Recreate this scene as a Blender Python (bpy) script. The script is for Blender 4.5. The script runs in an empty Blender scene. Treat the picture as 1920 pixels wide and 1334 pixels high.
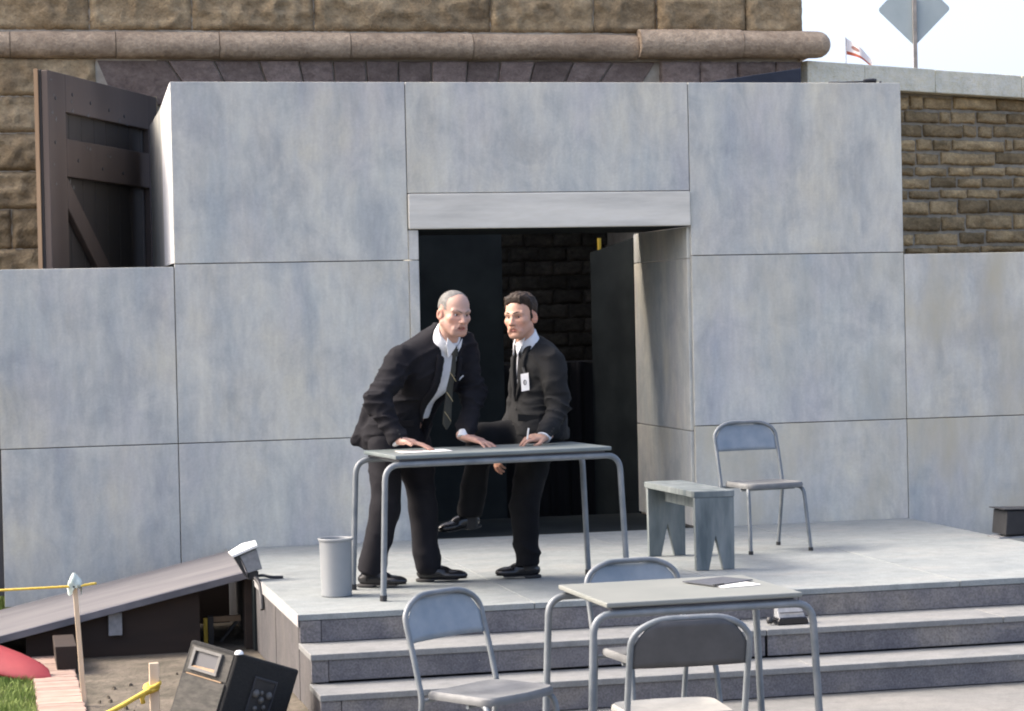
import bpy, bmesh, math, random
import numpy as np
from mathutils import Vector, Matrix

rnd = random.Random(7)
SC = bpy.context.scene
COL = SC.collection

# ------------------------------------------------------------------ camera
YAW, PITCH, ROLL = math.atan(997/4300.), -math.atan(77/4300.), 0.022
CAM_LOC = Vector((-3.679, -15.338, 1.97))
F_ = Vector((math.sin(YAW)*math.cos(PITCH), math.cos(YAW)*math.cos(PITCH), math.sin(PITCH)))
R_ = Vector((math.cos(YAW), -math.sin(YAW), 0)); U_ = R_.cross(F_)
R2 = R_*math.cos(ROLL)-U_*math.sin(ROLL); U2 = U_*math.cos(ROLL)+R_*math.sin(ROLL)
cd = bpy.data.cameras.new('camera'); cam = bpy.data.objects.new('camera', cd); COL.objects.link(cam)
cam.matrix_world = Matrix(((R2.x, U2.x, -F_.x, CAM_LOC.x), (R2.y, U2.y, -F_.y, CAM_LOC.y), (R2.z, U2.z, -F_.z, CAM_LOC.z), (0, 0, 0, 1)))
cd.sensor_fit = 'HORIZONTAL'; cd.sensor_width = 36; cd.lens = 36*4300/1920.
cd.clip_start = 0.1; cd.clip_end = 3000
SC.camera = cam

# ------------------------------------------------------------------ sky, sun, exposure
SUN_D = Vector((0.68, -0.27, -0.68)).normalized()        # the way the light travels: from behind left, high
SUN_EL = math.asin(-SUN_D.z); SUN_AZ = math.atan2(-SUN_D.x, -SUN_D.y)
W = bpy.data.worlds.new('World'); SC.world = W; W.use_nodes = True
nt = W.node_tree; bg = nt.nodes['Background']
sky = nt.nodes.new('ShaderNodeTexSky'); sky.sky_type = 'NISHITA'; sky.sun_disc = False
sky.sun_elevation = SUN_EL; sky.sun_rotation = SUN_AZ
sky.air_density = 0.55; sky.dust_density = 5.5; sky.ozone_density = 0.3
nt.links.new(sky.outputs[0], bg.inputs[0]); bg.inputs[1].default_value = 0.15
sl = bpy.data.lights.new('sun', 'SUN'); sl.energy = 0.55; sl.angle = math.radians(14); sl.color = (1, .94, .86)
so = bpy.data.objects.new('sun', sl); COL.objects.link(so)
so.rotation_euler = SUN_D.to_track_quat('-Z', 'Y').to_euler(); so.location = (-8, 4, 14)
SC.view_settings.view_transform = 'Standard'; SC.view_settings.look = 'None'
SC.view_settings.exposure = 2.12; SC.view_settings.gamma = 1.0; SC.view_settings.use_curve_mapping = False
SC.cycles.max_bounces = 8; SC.cycles.filter_width = 2.0; SC.cycles.use_denoising = True

# ------------------------------------------------------------------ materials
def rgb(*c): return (c[0], c[1], c[2], 1.0)
class Mat:
    def __init__(s, name, rough=.7, metal=0., spec=.5):
        s.m = bpy.data.materials.new(name); s.m.use_nodes = True
        s.t = s.m.node_tree; s.b = s.t.nodes['Principled BSDF']
        s.b.inputs['Roughness'].default_value = rough; s.b.inputs['Metallic'].default_value = metal
        s.b.inputs['Specular IOR Level'].default_value = spec
    def n(s, kind, **kw):
        nd = s.t.nodes.new(kind)
        for k, v in kw.items(): setattr(nd, k, v)
        return nd
    def l(s, a, b): s.t.links.new(a, b)
    def noise(s, scale=5., detail=4., stretch=(1, 1, 1), rough=.55, rand=True, distort=0.):
        tc = s.n('ShaderNodeTexCoord'); mp = s.n('ShaderNodeMapping'); mp.inputs['Scale'].default_value = stretch
        s.l(tc.outputs['Object'], mp.inputs[0])
        nz = s.n('ShaderNodeTexNoise', noise_dimensions='4D')
        nz.inputs['Scale'].default_value = scale; nz.inputs['Detail'].default_value = detail
        nz.inputs['Roughness'].default_value = rough; nz.inputs['Distortion'].default_value = distort
        s.l(mp.outputs[0], nz.inputs['Vector'])
        if rand:
            oi = s.n('ShaderNodeObjectInfo'); mu = s.n('ShaderNodeMath', operation='MULTIPLY'); mu.inputs[1].default_value = 43.
            s.l(oi.outputs['Random'], mu.inputs[0]); s.l(mu.outputs[0], nz.inputs['W'])
        return nz.outputs['Fac']
    def ramp(s, fac, *stops):
        r = s.n('ShaderNodeValToRGB'); e = r.color_ramp.elements
        while len(e) < len(stops): e.new(.5)
        for i, (p, c) in enumerate(stops): e[i].position = p; e[i].color = rgb(*c)
        s.l(fac, r.inputs[0]); return r.outputs[0]
    def mix(s, a, b, fac=.5, mode='MIX'):
        m = s.n('ShaderNodeMix', data_type='RGBA', blend_type=mode)
        for sock, v in ((m.inputs[6], a), (m.inputs[7], b), (m.inputs[0], fac)):
            if isinstance(v, (int, float)): sock.default_value = v
            elif isinstance(v, tuple): sock.default_value = rgb(*v)
            else: s.l(v, sock)
        return m.outputs[2]
    def rand_tint(s, col, lo, hi):
        oi = s.n('ShaderNodeObjectInfo'); mr = s.n('ShaderNodeMapRange'); mr.inputs[3].default_value = lo; mr.inputs[4].default_value = hi
        s.l(oi.outputs['Random'], mr.inputs[0])
        c = s.n('ShaderNodeCombineColor')
        for i in range(3): s.l(mr.outputs[0], c.inputs[i])
        return s.mix(col, c.outputs[0], 1.0, 'MULTIPLY')
    def color(s, c):
        if isinstance(c, tuple): s.b.inputs['Base Color'].default_value = rgb(*c)
        else: s.l(c, s.b.inputs['Base Color'])
        return s
    def bump(s, fac, strength=.3, dist=.01):
        b = s.n('ShaderNodeBump'); b.inputs['Strength'].default_value = strength; b.inputs['Distance'].default_value = dist
        s.l(fac, b.inputs['Height']); s.l(b.outputs[0], s.b.inputs['Normal']); return s
    def roughmap(s, fac, lo, hi):
        mr = s.n('ShaderNodeMapRange'); mr.inputs[3].default_value = lo; mr.inputs[4].default_value = hi
        s.l(fac, mr.inputs[0]); s.l(mr.outputs[0], s.b.inputs['Roughness']); return s

def simple(name, c1, c2, scale=8, stretch=(1, 1, 1), rough=.6, bump=.15, dist=.004, metal=0., tint=None, detail=4, spec=.5, lo=.35, hi=.68):
    m = Mat(name, rough, metal, spec); f = m.noise(scale, detail, stretch)
    c = m.ramp(f, (lo, c1), (hi, c2))
    if tint: c = m.rand_tint(c, *tint)
    m.color(c)
    if bump: m.bump(m.noise(scale*5, 3, stretch), bump, dist)
    return m.m

def mat_flat(name, warm=0.):
    """sponged and brushed scene paint: vertical streaks of cool and warm grey"""
    m = Mat(name, .82, 0, .3)
    big = m.noise(1.7, 5, (1, 1, .6), .6); st = m.noise(5.0, 5, (1.0, 1.0, .13), .6); fine = m.noise(26, 5, (1, 1, .25)); sp = m.noise(70, 3)
    patch = m.noise(3.4, 6, (1, 1, .7), .65, distort=.8)
    c = m.ramp(big, (.32, (.345, .38, .405)), (.44, (.41, .43, .43)), (.50, (.455, .46, .445)), (.56, (.48, .47, .435)), (.70, (.55, .50, .39)))
    c2 = m.ramp(st, (.32, (0.360, 0.388, 0.361)), (.50, (0.490, 0.485, 0.408)), (.70, (0.632, 0.606, 0.485)))
    c = m.mix(c, c2, .5)
    c5 = m.ramp(patch, (.36, (.39, .40, .42)), (.50, (.5, .5, .5)), (.68, (.60, .59, .56)))
    c = m.mix(c, c5, .8, 'OVERLAY')
    lav = m.ramp(m.noise(2.1, 4, (1, 1, .45), .6), (.50, (0, 0, 0)), (.68, (.32, .32, .32))); c = m.mix(c, (.42, .40, .425), lav)
    c3 = m.ramp(fine, (.35, (.40, .40, .40)), (.65, (.60, .60, .60)))
    c = m.mix(c, c3, .28, 'OVERLAY')
    c4 = m.ramp(sp, (.35, (.43, .43, .43)), (.65, (.57, .57, .57)))
    c = m.mix(c, c4, .3, 'OVERLAY')
    if warm:
        w = m.ramp(m.noise(2.4, 4, (1, 1, .5)), (.45, (0, 0, 0)), (.7, (warm, warm, warm)))
        c = m.mix(c, (.46, .42, .31), w)
    m.color(c); m.bump(fine, .12, .003); return m.m

MT = {}
MT['flat'] = mat_flat('scenic_grey_paint'); MT['flat_warm'] = mat_flat('scenic_grey_paint_yellowed', .95); MT['flat_mid'] = mat_flat('scenic_grey_paint_part_yellowed', .5)
def mat_lintel():
    m = Mat('scenic_pale_beam', .8, 0, .3); f = m.noise(6, 5, (.25, 1, 2.2)); g = m.noise(30, 4, (.3, 1, 2))
    c = m.ramp(f, (.3, (0.522, 0.502, 0.436)), (.6, (0.650, 0.621, 0.536)))
    c = m.mix(c, m.ramp(g, (.35, (.42, .42, .42)), (.65, (.58, .58, .58))), .3, 'OVERLAY'); m.color(c); m.bump(g, .12, .003); return m.m
MT['lintel'] = mat_lintel()
def mat_floor(name, c1, c2, c3, speck=.35):
    m = Mat(name, .72, 0, .35); a = m.noise(2.2, 5, (1, 1.6, 1), distort=.6); b = m.noise(14, 5); s_ = m.noise(95, 2)
    c = m.ramp(a, (.3, c1), (.52, c2), (.72, c3))
    c = m.mix(c, m.ramp(b, (.33, (.38, .38, .38)), (.66, (.62, .62, .62))), .35, 'OVERLAY')
    c = m.mix(c, m.ramp(s_, (.34, (.36, .36, .36)), (.66, (.64, .64, .64))), speck, 'OVERLAY')
    stain = m.ramp(m.noise(4.2, 6, (1, 1.5, 1), .7, distort=1.5), (.52, (0, 0, 0)), (.72, (.55, .55, .55))); c = m.mix(c, tuple(v*.62 for v in c1), stain)
    scuff = m.ramp(m.noise(11, 5, (.35, 3.0, 3.0), .7, distort=.8), (.60, (0, 0, 0)), (.70, (.5, .5, .5))); c = m.mix(c, tuple(min(1, v*1.18) for v in c3), scuff)
    fleck = m.ramp(m.noise(60, 3), (.70, (0, 0, 0)), (.74, (.7, .7, .7))); c = m.mix(c, tuple(min(1, v*1.7) for v in c3), fleck)
    m.color(c); m.bump(b, .1, .003); return m.m
MT['floor'] = mat_floor('painted_stage_floor', (0.186, 0.206, 0.205), (0.221, 0.239, 0.232), (0.252, 0.257, 0.241))
MT['tread'] = mat_floor('painted_tread', (0.163, 0.168, 0.168), (0.186, 0.190, 0.183), (0.208, 0.208, 0.196))
MT['riser'] = mat_floor('sponged_dark_riser', (0.092, 0.092, 0.103), (0.146, 0.139, 0.140), (0.215, 0.193, 0.164), .9)
MT['side'] = mat_floor('painted_side_board', (0.062, 0.061, 0.063), (0.081, 0.077, 0.077), (0.102, 0.096, 0.090), .5)
MT['edge'] = mat_floor('pale_edge_board', (0.301, 0.294, 0.289), (0.358, 0.346, 0.329), (0.405, 0.387, 0.364))
MT['sunlit_white'] = simple('sunlit_return_white', (.74, .74, .72), (.82, .82, .8), rough=.7)  # sunlight on the left return, put into the colour
MT['dark_back'] = simple('dark_backing', (.05, .05, .05), (.075, .072, .07), rough=.9)
MT['black_cloth'] = simple('black_drape', (.006, .006, .007), (.012, .012, .012), rough=.95, spec=.1, stretch=(1, 1, .1))
MT['black_flat'] = simple('black_painted_flat', (.008, .011, .012), (.016, .021, .021), rough=.85, spec=.2, scale=4)
def mat_stone(name, ca, cb, cc, tint=(.72, 1.2), sc=1.0):
    m = Mat(name, .93, 0, .2); a = m.noise(3.2*sc, 6, (1, 1, 1.5), .62); b = m.noise(17*sc, 6, (1, 1, 1.4), .7); d = m.noise(60*sc, 4)
    c = m.ramp(a, (.3, ca), (.5, cb), (.7, cc))
    c = m.mix(c, m.ramp(b, (.3, (.26, .25, .25)), (.68, (.68, .68, .67))), .7, 'OVERLAY')
    c = m.mix(c, m.ramp(d, (.3, (.36, .36, .36)), (.7, (.64, .64, .64))), .5, 'OVERLAY')
    c = m.rand_tint(c, *tint); m.color(c)
    add = m.n('ShaderNodeMath', operation='ADD'); m.l(b, add.inputs[0]); m.l(d, add.inputs[1])
    m.bump(add.outputs[0], .7, .018); return m.m
MT['fort'] = mat_stone('brown_sandstone', (0.204, 0.148, 0.085), (0.330, 0.245, 0.140), (0.452, 0.342, 0.203), (.78, 1.15))
MT['roll'] = mat_stone('smooth_brown_sandstone', (0.302, 0.226, 0.152), (0.413, 0.317, 0.218), (0.512, 0.397, 0.275), (.92, 1.08))
MT['vouss'] = mat_stone('dark_brown_sandstone', (0.144, 0.108, 0.090), (0.207, 0.158, 0.131), (0.270, 0.211, 0.176))
MT['mortar'] = simple('pale_mortar', (.34, .29, .22), (.46, .41, .32), scale=14, rough=.95, bump=.4)
MT['mortar2'] = simple('sand_mortar', (0.238, 0.207, 0.156), (0.324, 0.289, 0.218), scale=16, rough=.95, bump=.5, dist=.01)
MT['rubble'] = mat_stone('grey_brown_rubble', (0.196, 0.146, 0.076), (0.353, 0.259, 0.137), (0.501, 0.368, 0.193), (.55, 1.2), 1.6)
MT['rubble_shade'] = mat_stone('shade_dark_passage_stone', (.035, .031, .023), (.065, .056, .042), (.10, .086, .062), (.5, 1.3), 1.6)  # rubble darkened in its colour for the shade inside the passage
MT['coping'] = mat_stone('grey_coping', (0.678, 0.650, 0.508), (0.804, 0.758, 0.590), (0.917, 0.853, 0.662), (.93, 1.04), 1.5)
MT['door_wood'] = simple('brown_painted_door', (0.068, 0.050, 0.041), (0.104, 0.079, 0.065), scale=3, stretch=(0.802, 0.802, 0.097), rough=.75, bump=.25)
MT['door_dark'] = simple('dark_door_board', (0.032, 0.028, 0.024), (0.051, 0.044, 0.039), scale=3, stretch=(0.651, 0.651, 0.078), rough=.8, bump=.25)
MT['bare_wood'] = simple('bare_wood', (0.236, 0.152, 0.084), (0.326, 0.225, 0.135), scale=6, stretch=(1.688, 1.688, 0.112), rough=.75, bump=.2)
MT['pale_wood'] = simple('pale_stake_wood', (.62, .48, .33), (.74, .60, .44), scale=6, stretch=(3, 3, .25), rough=.75, bump=.2)
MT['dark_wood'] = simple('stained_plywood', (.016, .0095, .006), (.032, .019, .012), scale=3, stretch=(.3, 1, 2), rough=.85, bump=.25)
def mat_tube(name, c1, c2, rough=.42):
    m = Mat(name, rough, .1, .5); f = m.noise(9, 5); g = m.noise(55, 4)
    c = m.ramp(f, (.35, c1), (.65, c2)); rust = m.ramp(g, (.70, (0, 0, 0)), (.78, (.8, .8, .8)))
    c = m.mix(c, (.26, .16, .09), rust); m.color(c); m.roughmap(g, rough-.1, rough+.22); m.bump(g, .08, .002); return m.m
MT['tube'] = mat_tube('worn_grey_tube', (0.112, 0.131, 0.143), (0.188, 0.203, 0.210))
MT['seat'] = mat_tube('worn_grey_sheet_metal', (0.184, 0.221, 0.251), (0.259, 0.289, 0.309), .45)
MT['seat_pale'] = mat_tube('faded_pale_sheet_metal', (0.197, 0.197, 0.179), (0.259, 0.254, 0.228), .5)
MT['seat_pan'] = mat_tube('dull_grey_seat_pan', (.115, .12, .12), (.165, .17, .168), .62)
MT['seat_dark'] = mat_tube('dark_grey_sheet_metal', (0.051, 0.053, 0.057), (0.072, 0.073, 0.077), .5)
MT['table_green'] = simple('worn_green_grey_top', (0.100, 0.125, 0.125), (0.165, 0.185, 0.180), scale=7, stretch=(0.250, 1.000, 0.500), rough=.5)
MT['table_pale'] = simple('pale_laminate_top', (0.169, 0.180, 0.164), (0.199, 0.207, 0.188), scale=5, rough=.45, bump=.05)
MT['bench'] = simple('blue_grey_washed_wood', (0.076, 0.097, 0.101), (0.189, 0.211, 0.207), scale=5, stretch=(2.783, 2.656, 0.546), rough=.75, bump=.3, detail=6)
MT['bin'] = simple('grey_painted_bin', (0.204, 0.217, 0.223), (0.250, 0.263, 0.262), scale=4, rough=.5, bump=.05)
MT['paper'] = simple('white_paper', (.78, .77, .72), (.84, .83, .79), rough=.8, bump=.03)
MT['folder'] = simple('charcoal_folder', (.045, .05, .058), (.07, .075, .085), scale=60, rough=.6)
MT['black_metal'] = simple('black_metal', (.012, .012, .013), (.025, .025, .026), rough=.5)
MT['black_shiny'] = simple('black_gloss', (.01, .01, .012), (.016, .016, .018), rough=.18, bump=.02)
MT['grey_metal'] = simple('grey_cast_metal', (0.165, 0.173, 0.180), (0.240, 0.247, 0.255), rough=.5, scale=40)
MT['lamp_top'] = simple('white_lamp_flap', (.70, .71, .68), (.8, .8, .77), rough=.55)
MT['speaker'] = simple('black_speaker_carpet', (0.009, 0.009, 0.009), (0.019, 0.019, 0.017), scale=120, rough=.95, bump=.6, dist=.004)
MT['grille'] = simple('worn_grille_cloth', (0.032, 0.032, 0.027), (0.068, 0.063, 0.054), scale=22, stretch=(0.900, 0.900, 2.700), rough=.9, bump=.5)
MT['horn'] = simple('grey_horn_frame', (0.072, 0.070, 0.065), (0.108, 0.106, 0.099), rough=.6)
MT['slate'] = simple('slate_horn_throat', (0.016, 0.018, 0.023), (0.025, 0.027, 0.034), rough=.5)
MT['yellow'] = simple('yellow_rope', (.62, .42, .05), (.80, .58, .10), scale=60, rough=.8, bump=.6)
MT['yellow_paint'] = simple('yellow_paint', (.62, .42, .04), (.72, .50, .06), rough=.6)
MT['red'] = simple('red_plastic', (0.243, 0.026, 0.031), (0.324, 0.043, 0.046), scale=6, rough=.5, bump=.05)
MT['cap_cloth'] = simple('pale_green_cloth', (.40, .47, .42), (.55, .62, .56), scale=18, rough=.9, bump=.3)
MT['brick_pink'] = simple('pink_paving_brick', (.27, .19, .15), (.33, .24, .195), scale=14, rough=.9, bump=.4, tint=(.85, 1.15))
MT['dirt'] = simple('trodden_dirt', (0.062, 0.054, 0.037), (0.150, 0.125, 0.094), scale=5, rough=.95, bump=.7, dist=.03, detail=8)
MT['grass'] = simple('grass_blade', (.10, .16, .03), (.24, .30, .08), scale=3, rough=.7, bump=0, spec=.3)
MT['concrete'] = mat_floor('pale_concrete', (0.142, 0.144, 0.133), (0.172, 0.170, 0.157), (0.197, 0.192, 0.173))
MT['sign_back'] = simple('galvanised_sign_back', (.30, .36, .36), (.36, .42, .42), scale=3, rough=.5, bump=.05)
MT['sign_pole'] = simple('galvanised_post', (.20, .19, .17), (.30, .28, .25), scale=9, rough=.6)
MT['tarp'] = simple('navy_tarpaulin', (.016, .02, .032), (.03, .035, .05), scale=6, rough=.7)

# ------------------------------------------------------------------ geometry helpers
def thing(name, label, cat, loc=(0, 0, 0), rz=0., group=None):
    o = bpy.data.objects.new(name, None); COL.objects.link(o); o.empty_display_size = .1
    o.location = loc; o.rotation_euler = (0, 0, rz); tag(o, label, cat, group); return o
def tag(o, label, cat, group=None):
    o['label'] = label; o['category'] = cat
    if group: o['group'] = group
    return o
def place(me, name, mat, parent, loc=None):
    o = bpy.data.objects.new(name, me); COL.objects.link(o)
    if mat is not None and len(me.materials) == 0: me.materials.append(mat)
    if parent is not None: o.parent = parent
    if loc is not None: o.location = loc
    return o
def origin_of(p):
    v = Vector((0, 0, 0))
    while p is not None: v += p.location; p = p.parent
    return v
class G:
    """collects verts and faces; world=True means coordinates are world ones and the parent is an unrotated Empty"""
    def __init__(s): s.v = []; s.f = []
    def add(s, vs, fs):
        k = len(s.v); s.v += [tuple(v) for v in vs]; s.f += [tuple(i+k for i in f) for f in fs]; return s
    def hexa(s, p):                     # 8 points: bottom 4 ccw, top 4 ccw
        return s.add(p, [(3, 2, 1, 0), (4, 5, 6, 7), (0, 1, 5, 4), (1, 2, 6, 5), (2, 3, 7, 6), (3, 0, 4, 7)])
    def box(s, x0, x1, y0, y1, z0, z1):
        return s.hexa([(x0, y0, z0), (x1, y0, z0), (x1, y1, z0), (x0, y1, z0), (x0, y0, z1), (x1, y0, z1), (x1, y1, z1), (x0, y1, z1)])
    def prism(s, poly, off):            # planar polygon (list of 3d points) extruded by off
        n = len(poly); a = [Vector(p) for p in poly]; b = [p+Vector(off) for p in a]
        return s.add(a+b, [tuple(reversed(range(n))), tuple(range(n, 2*n))]+[(i, (i+1) % n, n+(i+1) % n, n+i) for i in range(n)])
    def tube(s, path, r, seg=10, caps=True, r1=None):
        P = [Vector(p) for p in path]; n = len(P); T = []
        for i in range(n):
            t = (P[min(i+1, n-1)]-P[max(i-1, 0)]); T.append(t.normalized())
        up = Vector((0, 0, 1)) if abs(T[0].z) < .9 else Vector((0, 1, 0))
        N = (up-T[0]*up.dot(T[0])).normalized(); vs = []
        for i in range(n):
            N = (N-T[i]*N.dot(T[i])).normalized(); B = T[i].cross(N)
            rr = r if r1 is None else r+(r1-r)*i/(n-1)
            for k in range(seg):
                a = 2*math.pi*k/seg; vs.append(P[i]+N*math.cos(a)*rr+B*math.sin(a)*rr)
        fs = [(i*seg+k, i*seg+(k+1) % seg, (i+1)*seg+(k+1) % seg, (i+1)*seg+k) for i in range(n-1) for k in range(seg)]
        if caps: fs += [tuple(reversed(range(seg))), tuple(range((n-1)*seg, n*seg))]
        return s.add(vs, fs)
    def lathe(s, prof, c, seg=32):
        vs = [(c[0]+r*math.cos(2*math.pi*k/seg), c[1]+r*math.sin(2*math.pi*k/seg), c[2]+z) for r, z in prof for k in range(seg)]
        fs = [(i*seg+k, i*seg+(k+1) % seg, (i+1)*seg+(k+1) % seg, (i+1)*seg+k) for i in range(len(prof)-1) for k in range(seg)]
        return s.add(vs, fs)
    def make(s, name, mat, parent=None, bevel=0., smooth=False, world=True, segs=2, recalc=True, sub=0):
        off = origin_of(parent) if (parent is not None and world) else Vector((0, 0, 0))
        me = bpy.data.meshes.new(name); me.from_pydata([Vector(v)-off for v in s.v], [], s.f); me.update()
        if recalc or bevel:
            bm = bmesh.new(); bm.from_mesh(me)
            if recalc: bmesh.ops.recalc_face_normals(bm, faces=bm.faces)
            if bevel:
                es = [e for e in bm.edges if len(e.link_faces) == 2 and e.calc_face_angle(0) > math.radians(30)]
                bmesh.ops.bevel(bm, geom=es, offset=bevel, segments=segs, profile=.5, affect='EDGES', clamp_overlap=True)
            bm.to_mesh(me); bm.free()
        if smooth:
            for p in me.polygons: p.use_smooth = True
            if smooth != 'all': me.set_sharp_from_angle(angle=math.radians(40))
        return place(me, name, MT[mat] if isinstance(mat, str) else mat, parent)
def struct(o): o['kind'] = 'structure'; return o

def hash3(ix, iy, iz, seed):
    h = (ix*374761393+iy*668265263+iz*2147483647+seed*1274126177) & 0xffffffff
    h = ((h ^ (h >> 13))*1274126177) & 0xffffffff; h = h ^ (h >> 16)
    return (h & 0xffff)/65535.
def vnoise(P, seed=0):
    """value noise, P (N,3) -> (-1..1)"""
    i = np.floor(P).astype(np.int64); f = P-i; f = f*f*(3-2*f); out = 0
    for dx in (0, 1):
        for dy in (0, 1):
            for dz in (0, 1):
                w = (f[:, 0] if dx else 1-f[:, 0])*(f[:, 1] if dy else 1-f[:, 1])*(f[:, 2] if dz else 1-f[:, 2])
                out = out+w*hash3(i[:, 0]+dx, i[:, 1]+dy, i[:, 2]+dz, seed)
    return out*2-1

def rock_mesh(name, w, h, d, seed, nx=10, nz=5, relief=.03, edge=.012, wob=.006, mat=None):
    """a block lying behind its front face; front at y=0, proud rough face towards -y, origin at lower left"""
    xs = np.linspace(0, 1, nx+1); zs = np.linspace(0, 1, nz+1); Q = []
    for z in zs:
        for x in xs: Q.append((x*w, seed*3.7, z*h))
    Q = np.array(Q); n1 = vnoise(Q*np.array([7, 1, 11]), seed); n2 = vnoise(Q*np.array([19, 1, 26]), seed+5)
    n3 = vnoise(Q*np.array([43, 1, 55]), seed+9); n4 = vnoise(Q*np.array([4, 1, 9]), seed+13)
    rel = np.clip(.75-1.3*np.abs(n1)+.45*np.sign(n4)*np.minimum(np.abs(n4)*4, 1)*.5+.35*n2+.22*n3, .08, 1.5)
    r2 = random.Random(seed); vs = []; k = 0
    for j, z in enumerate(zs):
        for i, x in enumerate(xs):
            e = min(x*w, (1-x)*w, z*h, (1-z)*h); m = min(1., max(0., e-edge*.5)/max(edge*1.1, 1e-6))
            ox = (r2.random()-.5)*2*wob if i in (0, nx) else 0.; oz = (r2.random()-.5)*2*wob if j in (0, nz) else 0.
            inset = 0. if e > 1e-5 else edge*.25
            vs.append((x*w+ox, inset-m*relief*max(rel[k], .1), z*h+oz)); k += 1
    fs = [(j*(nx+1)+i, j*(nx+1)+i+1, (j+1)*(nx+1)+i+1, (j+1)*(nx+1)+i) for j in range(nz) for i in range(nx)]
    ring = [i for i in range(nx+1)]+[j*(nx+1)+nx for j in range(1, nz+1)]+[nz*(nx+1)+i for i in range(nx-1, -1, -1)]+[j*(nx+1) for j in range(nz-1, 0, -1)]
    b0 = len(vs)
    for r in ring: vs.append((vs[r][0], d, vs[r][2]))
    L = len(ring)
    fs += [(ring[(k+1) % L], ring[k], b0+k, b0+(k+1) % L) for k in range(L)]
    me = bpy.data.meshes.new(name); me.from_pydata(vs, [], fs); me.update()
    for p in me.polygons[:nx*nz]: p.use_smooth = True
    if mat: me.materials.append(MT[mat])
    return me

# ================================================================== SETTING
g = G(); g.add([(-400, -400, -.006), (400, -400, -.006), (400, 400, -.006), (-400, 400, -.006)], [(0, 1, 2, 3)])
struct(g.make('ground', 'dirt', recalc=False))
g = G(); g.add([(-2.34, -18, 0), (12, -18, 0), (12, -4.30, 0), (-2.34, -4.30, 0)], [(0, 1, 2, 3)])
struct(g.make('pavement', 'concrete', recalc=False))

# ---------------------------------------------------------------- fort (brown sandstone, behind the set)
fort = thing('stone_fort', 'brown sandstone fort wall with round moulding behind the grey set', 'fort', (0, 2.5, 0))
FY = 2.5
fb = G()
fb.box(-14, -2.30, FY+.008, FY+1.5, -.3, 3.99)          # left pier
fb.box(1.75, 2.93, FY+.008, FY+1.5, -.3, 3.99)          # right pier
fb.box(-14, 2.93, FY+.009, FY+3.2, 3.99, 6.25)        # wall above
fb.box(-2.30, 1.75, FY+.035, FY+1.5, 3.50, 3.99)       # arch core
fb.box(-2.6, -2.31, FY+1.5, FY+4, -.3, 4); fb.box(1.76, 2.0, FY+1.5, FY+4, -.3, 4)   # passage sides
fb.box(-2.6, 2.0, FY+3.9, FY+4.1, -.3, 4); fb.box(-2.6, 2.0, FY+1.501, FY+4, 3.55, 3.985)
fb.make('mortar_bed', 'mortar', fort)
fb = G(); fb.box(-.5, 1.74, FY+1.80, FY+1.95, .9, 3.5); fb.make('passage_wall', 'rubble_shade', fort)
sid = 10
def stone(parent, x0, x1, z0, z1, y, mat, name='stone', relief=.05, edge=.016, gap=.0035, depth=.1, wob=.004):
    global sid; sid += 1
    w, h = x1-x0-2*gap, z1-z0-2*gap
    me = rock_mesh(name, w, h, depth, sid, max(6, int(w/.028)), max(5, int(h/.028)), relief, edge, wob, mat)
    return place(me, name, None, parent, Vector((x0+gap, y, z0+gap))-origin_of(parent))
TJ = [-4.6, -3.75, -2.80, -2.02, -1.07, .34, 1.19, 1.72, 2.46, 2.95]
for a, b in zip(TJ, TJ[1:]): stone(fort, a, b, 4.215, 4.505, FY-(.05 if a > 1.7 else 0), 'fort')
TK = [-4.9, -4.1, -3.2, -2.4, -1.5, -.5, .5, 1.4, 2.1, 2.95]
for k in range(3):
    J = TK if k % 2 == 0 else TJ
    for a, b in zip(J, J[1:]): stone(fort, a, b, 4.505+.30*k, 4.505+.30*(k+1), FY-(.05 if a > 1.7 else 0), 'fort')
LC = [4.0, 3.71, 3.43, 3.14, 2.85, 2.55, 2.25, 1.95]
LJ = [[-4.4, -3.5, -2.76], [-4.8, -3.9, -2.9, -2.3], [-4.3, -3.55, -2.31], [-4.8, -3.7, -2.75, -2.31], [-4.3, -3.42, -2.6, -2.31], [-4.8, -3.65, -2.9, -2.31], [-4.4, -3.5, -2.31]]
for r in range(7):
    for a, b in zip(LJ[r], LJ[r][1:]): stone(fort, a, b, LC[r+1], LC[r], FY, 'fort')
VJ = [(-2.76, -2.62), (-2.22, -1.99), (-1.86, -1.70), (-1.51, -1.40), (-1.20, -1.13), (-.93, -.90), (-.67, -.65), (-.41, -.41), (-.14, -.15), (.15, .12), (.42, .36), (.70, .60), (1.02, .86), (1.35, 1.1), (1.71, 1.48)]
for (a, a2), (b, b2) in zip(VJ, VJ[1:]):
    q = G(); y = FY+.01+rnd.uniform(-.012, .012); e = .006
    q.prism([(a2+e, y, 3.64), (b2-e, y, 3.64), (b-e, y, 3.985), (a+e, y, 3.985)], (0, .12, 0)); q.make('voussoir', 'vouss', fort, bevel=.008)
for a, b in [(1.74, 2.07), (2.07, 2.39), (2.39, 2.72), (2.72, 2.94)]: stone(fort, a, b, 3.70, 3.99, FY-.03, 'vouss', relief=.015)
for r in range(3):
    for a, b in zip([1.76, 2.2, 2.94], [2.2, 2.94]): stone(fort, a, b, 3.40-.3*r, 3.70-.3*r, FY-.03, 'vouss', relief=.02)
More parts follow.
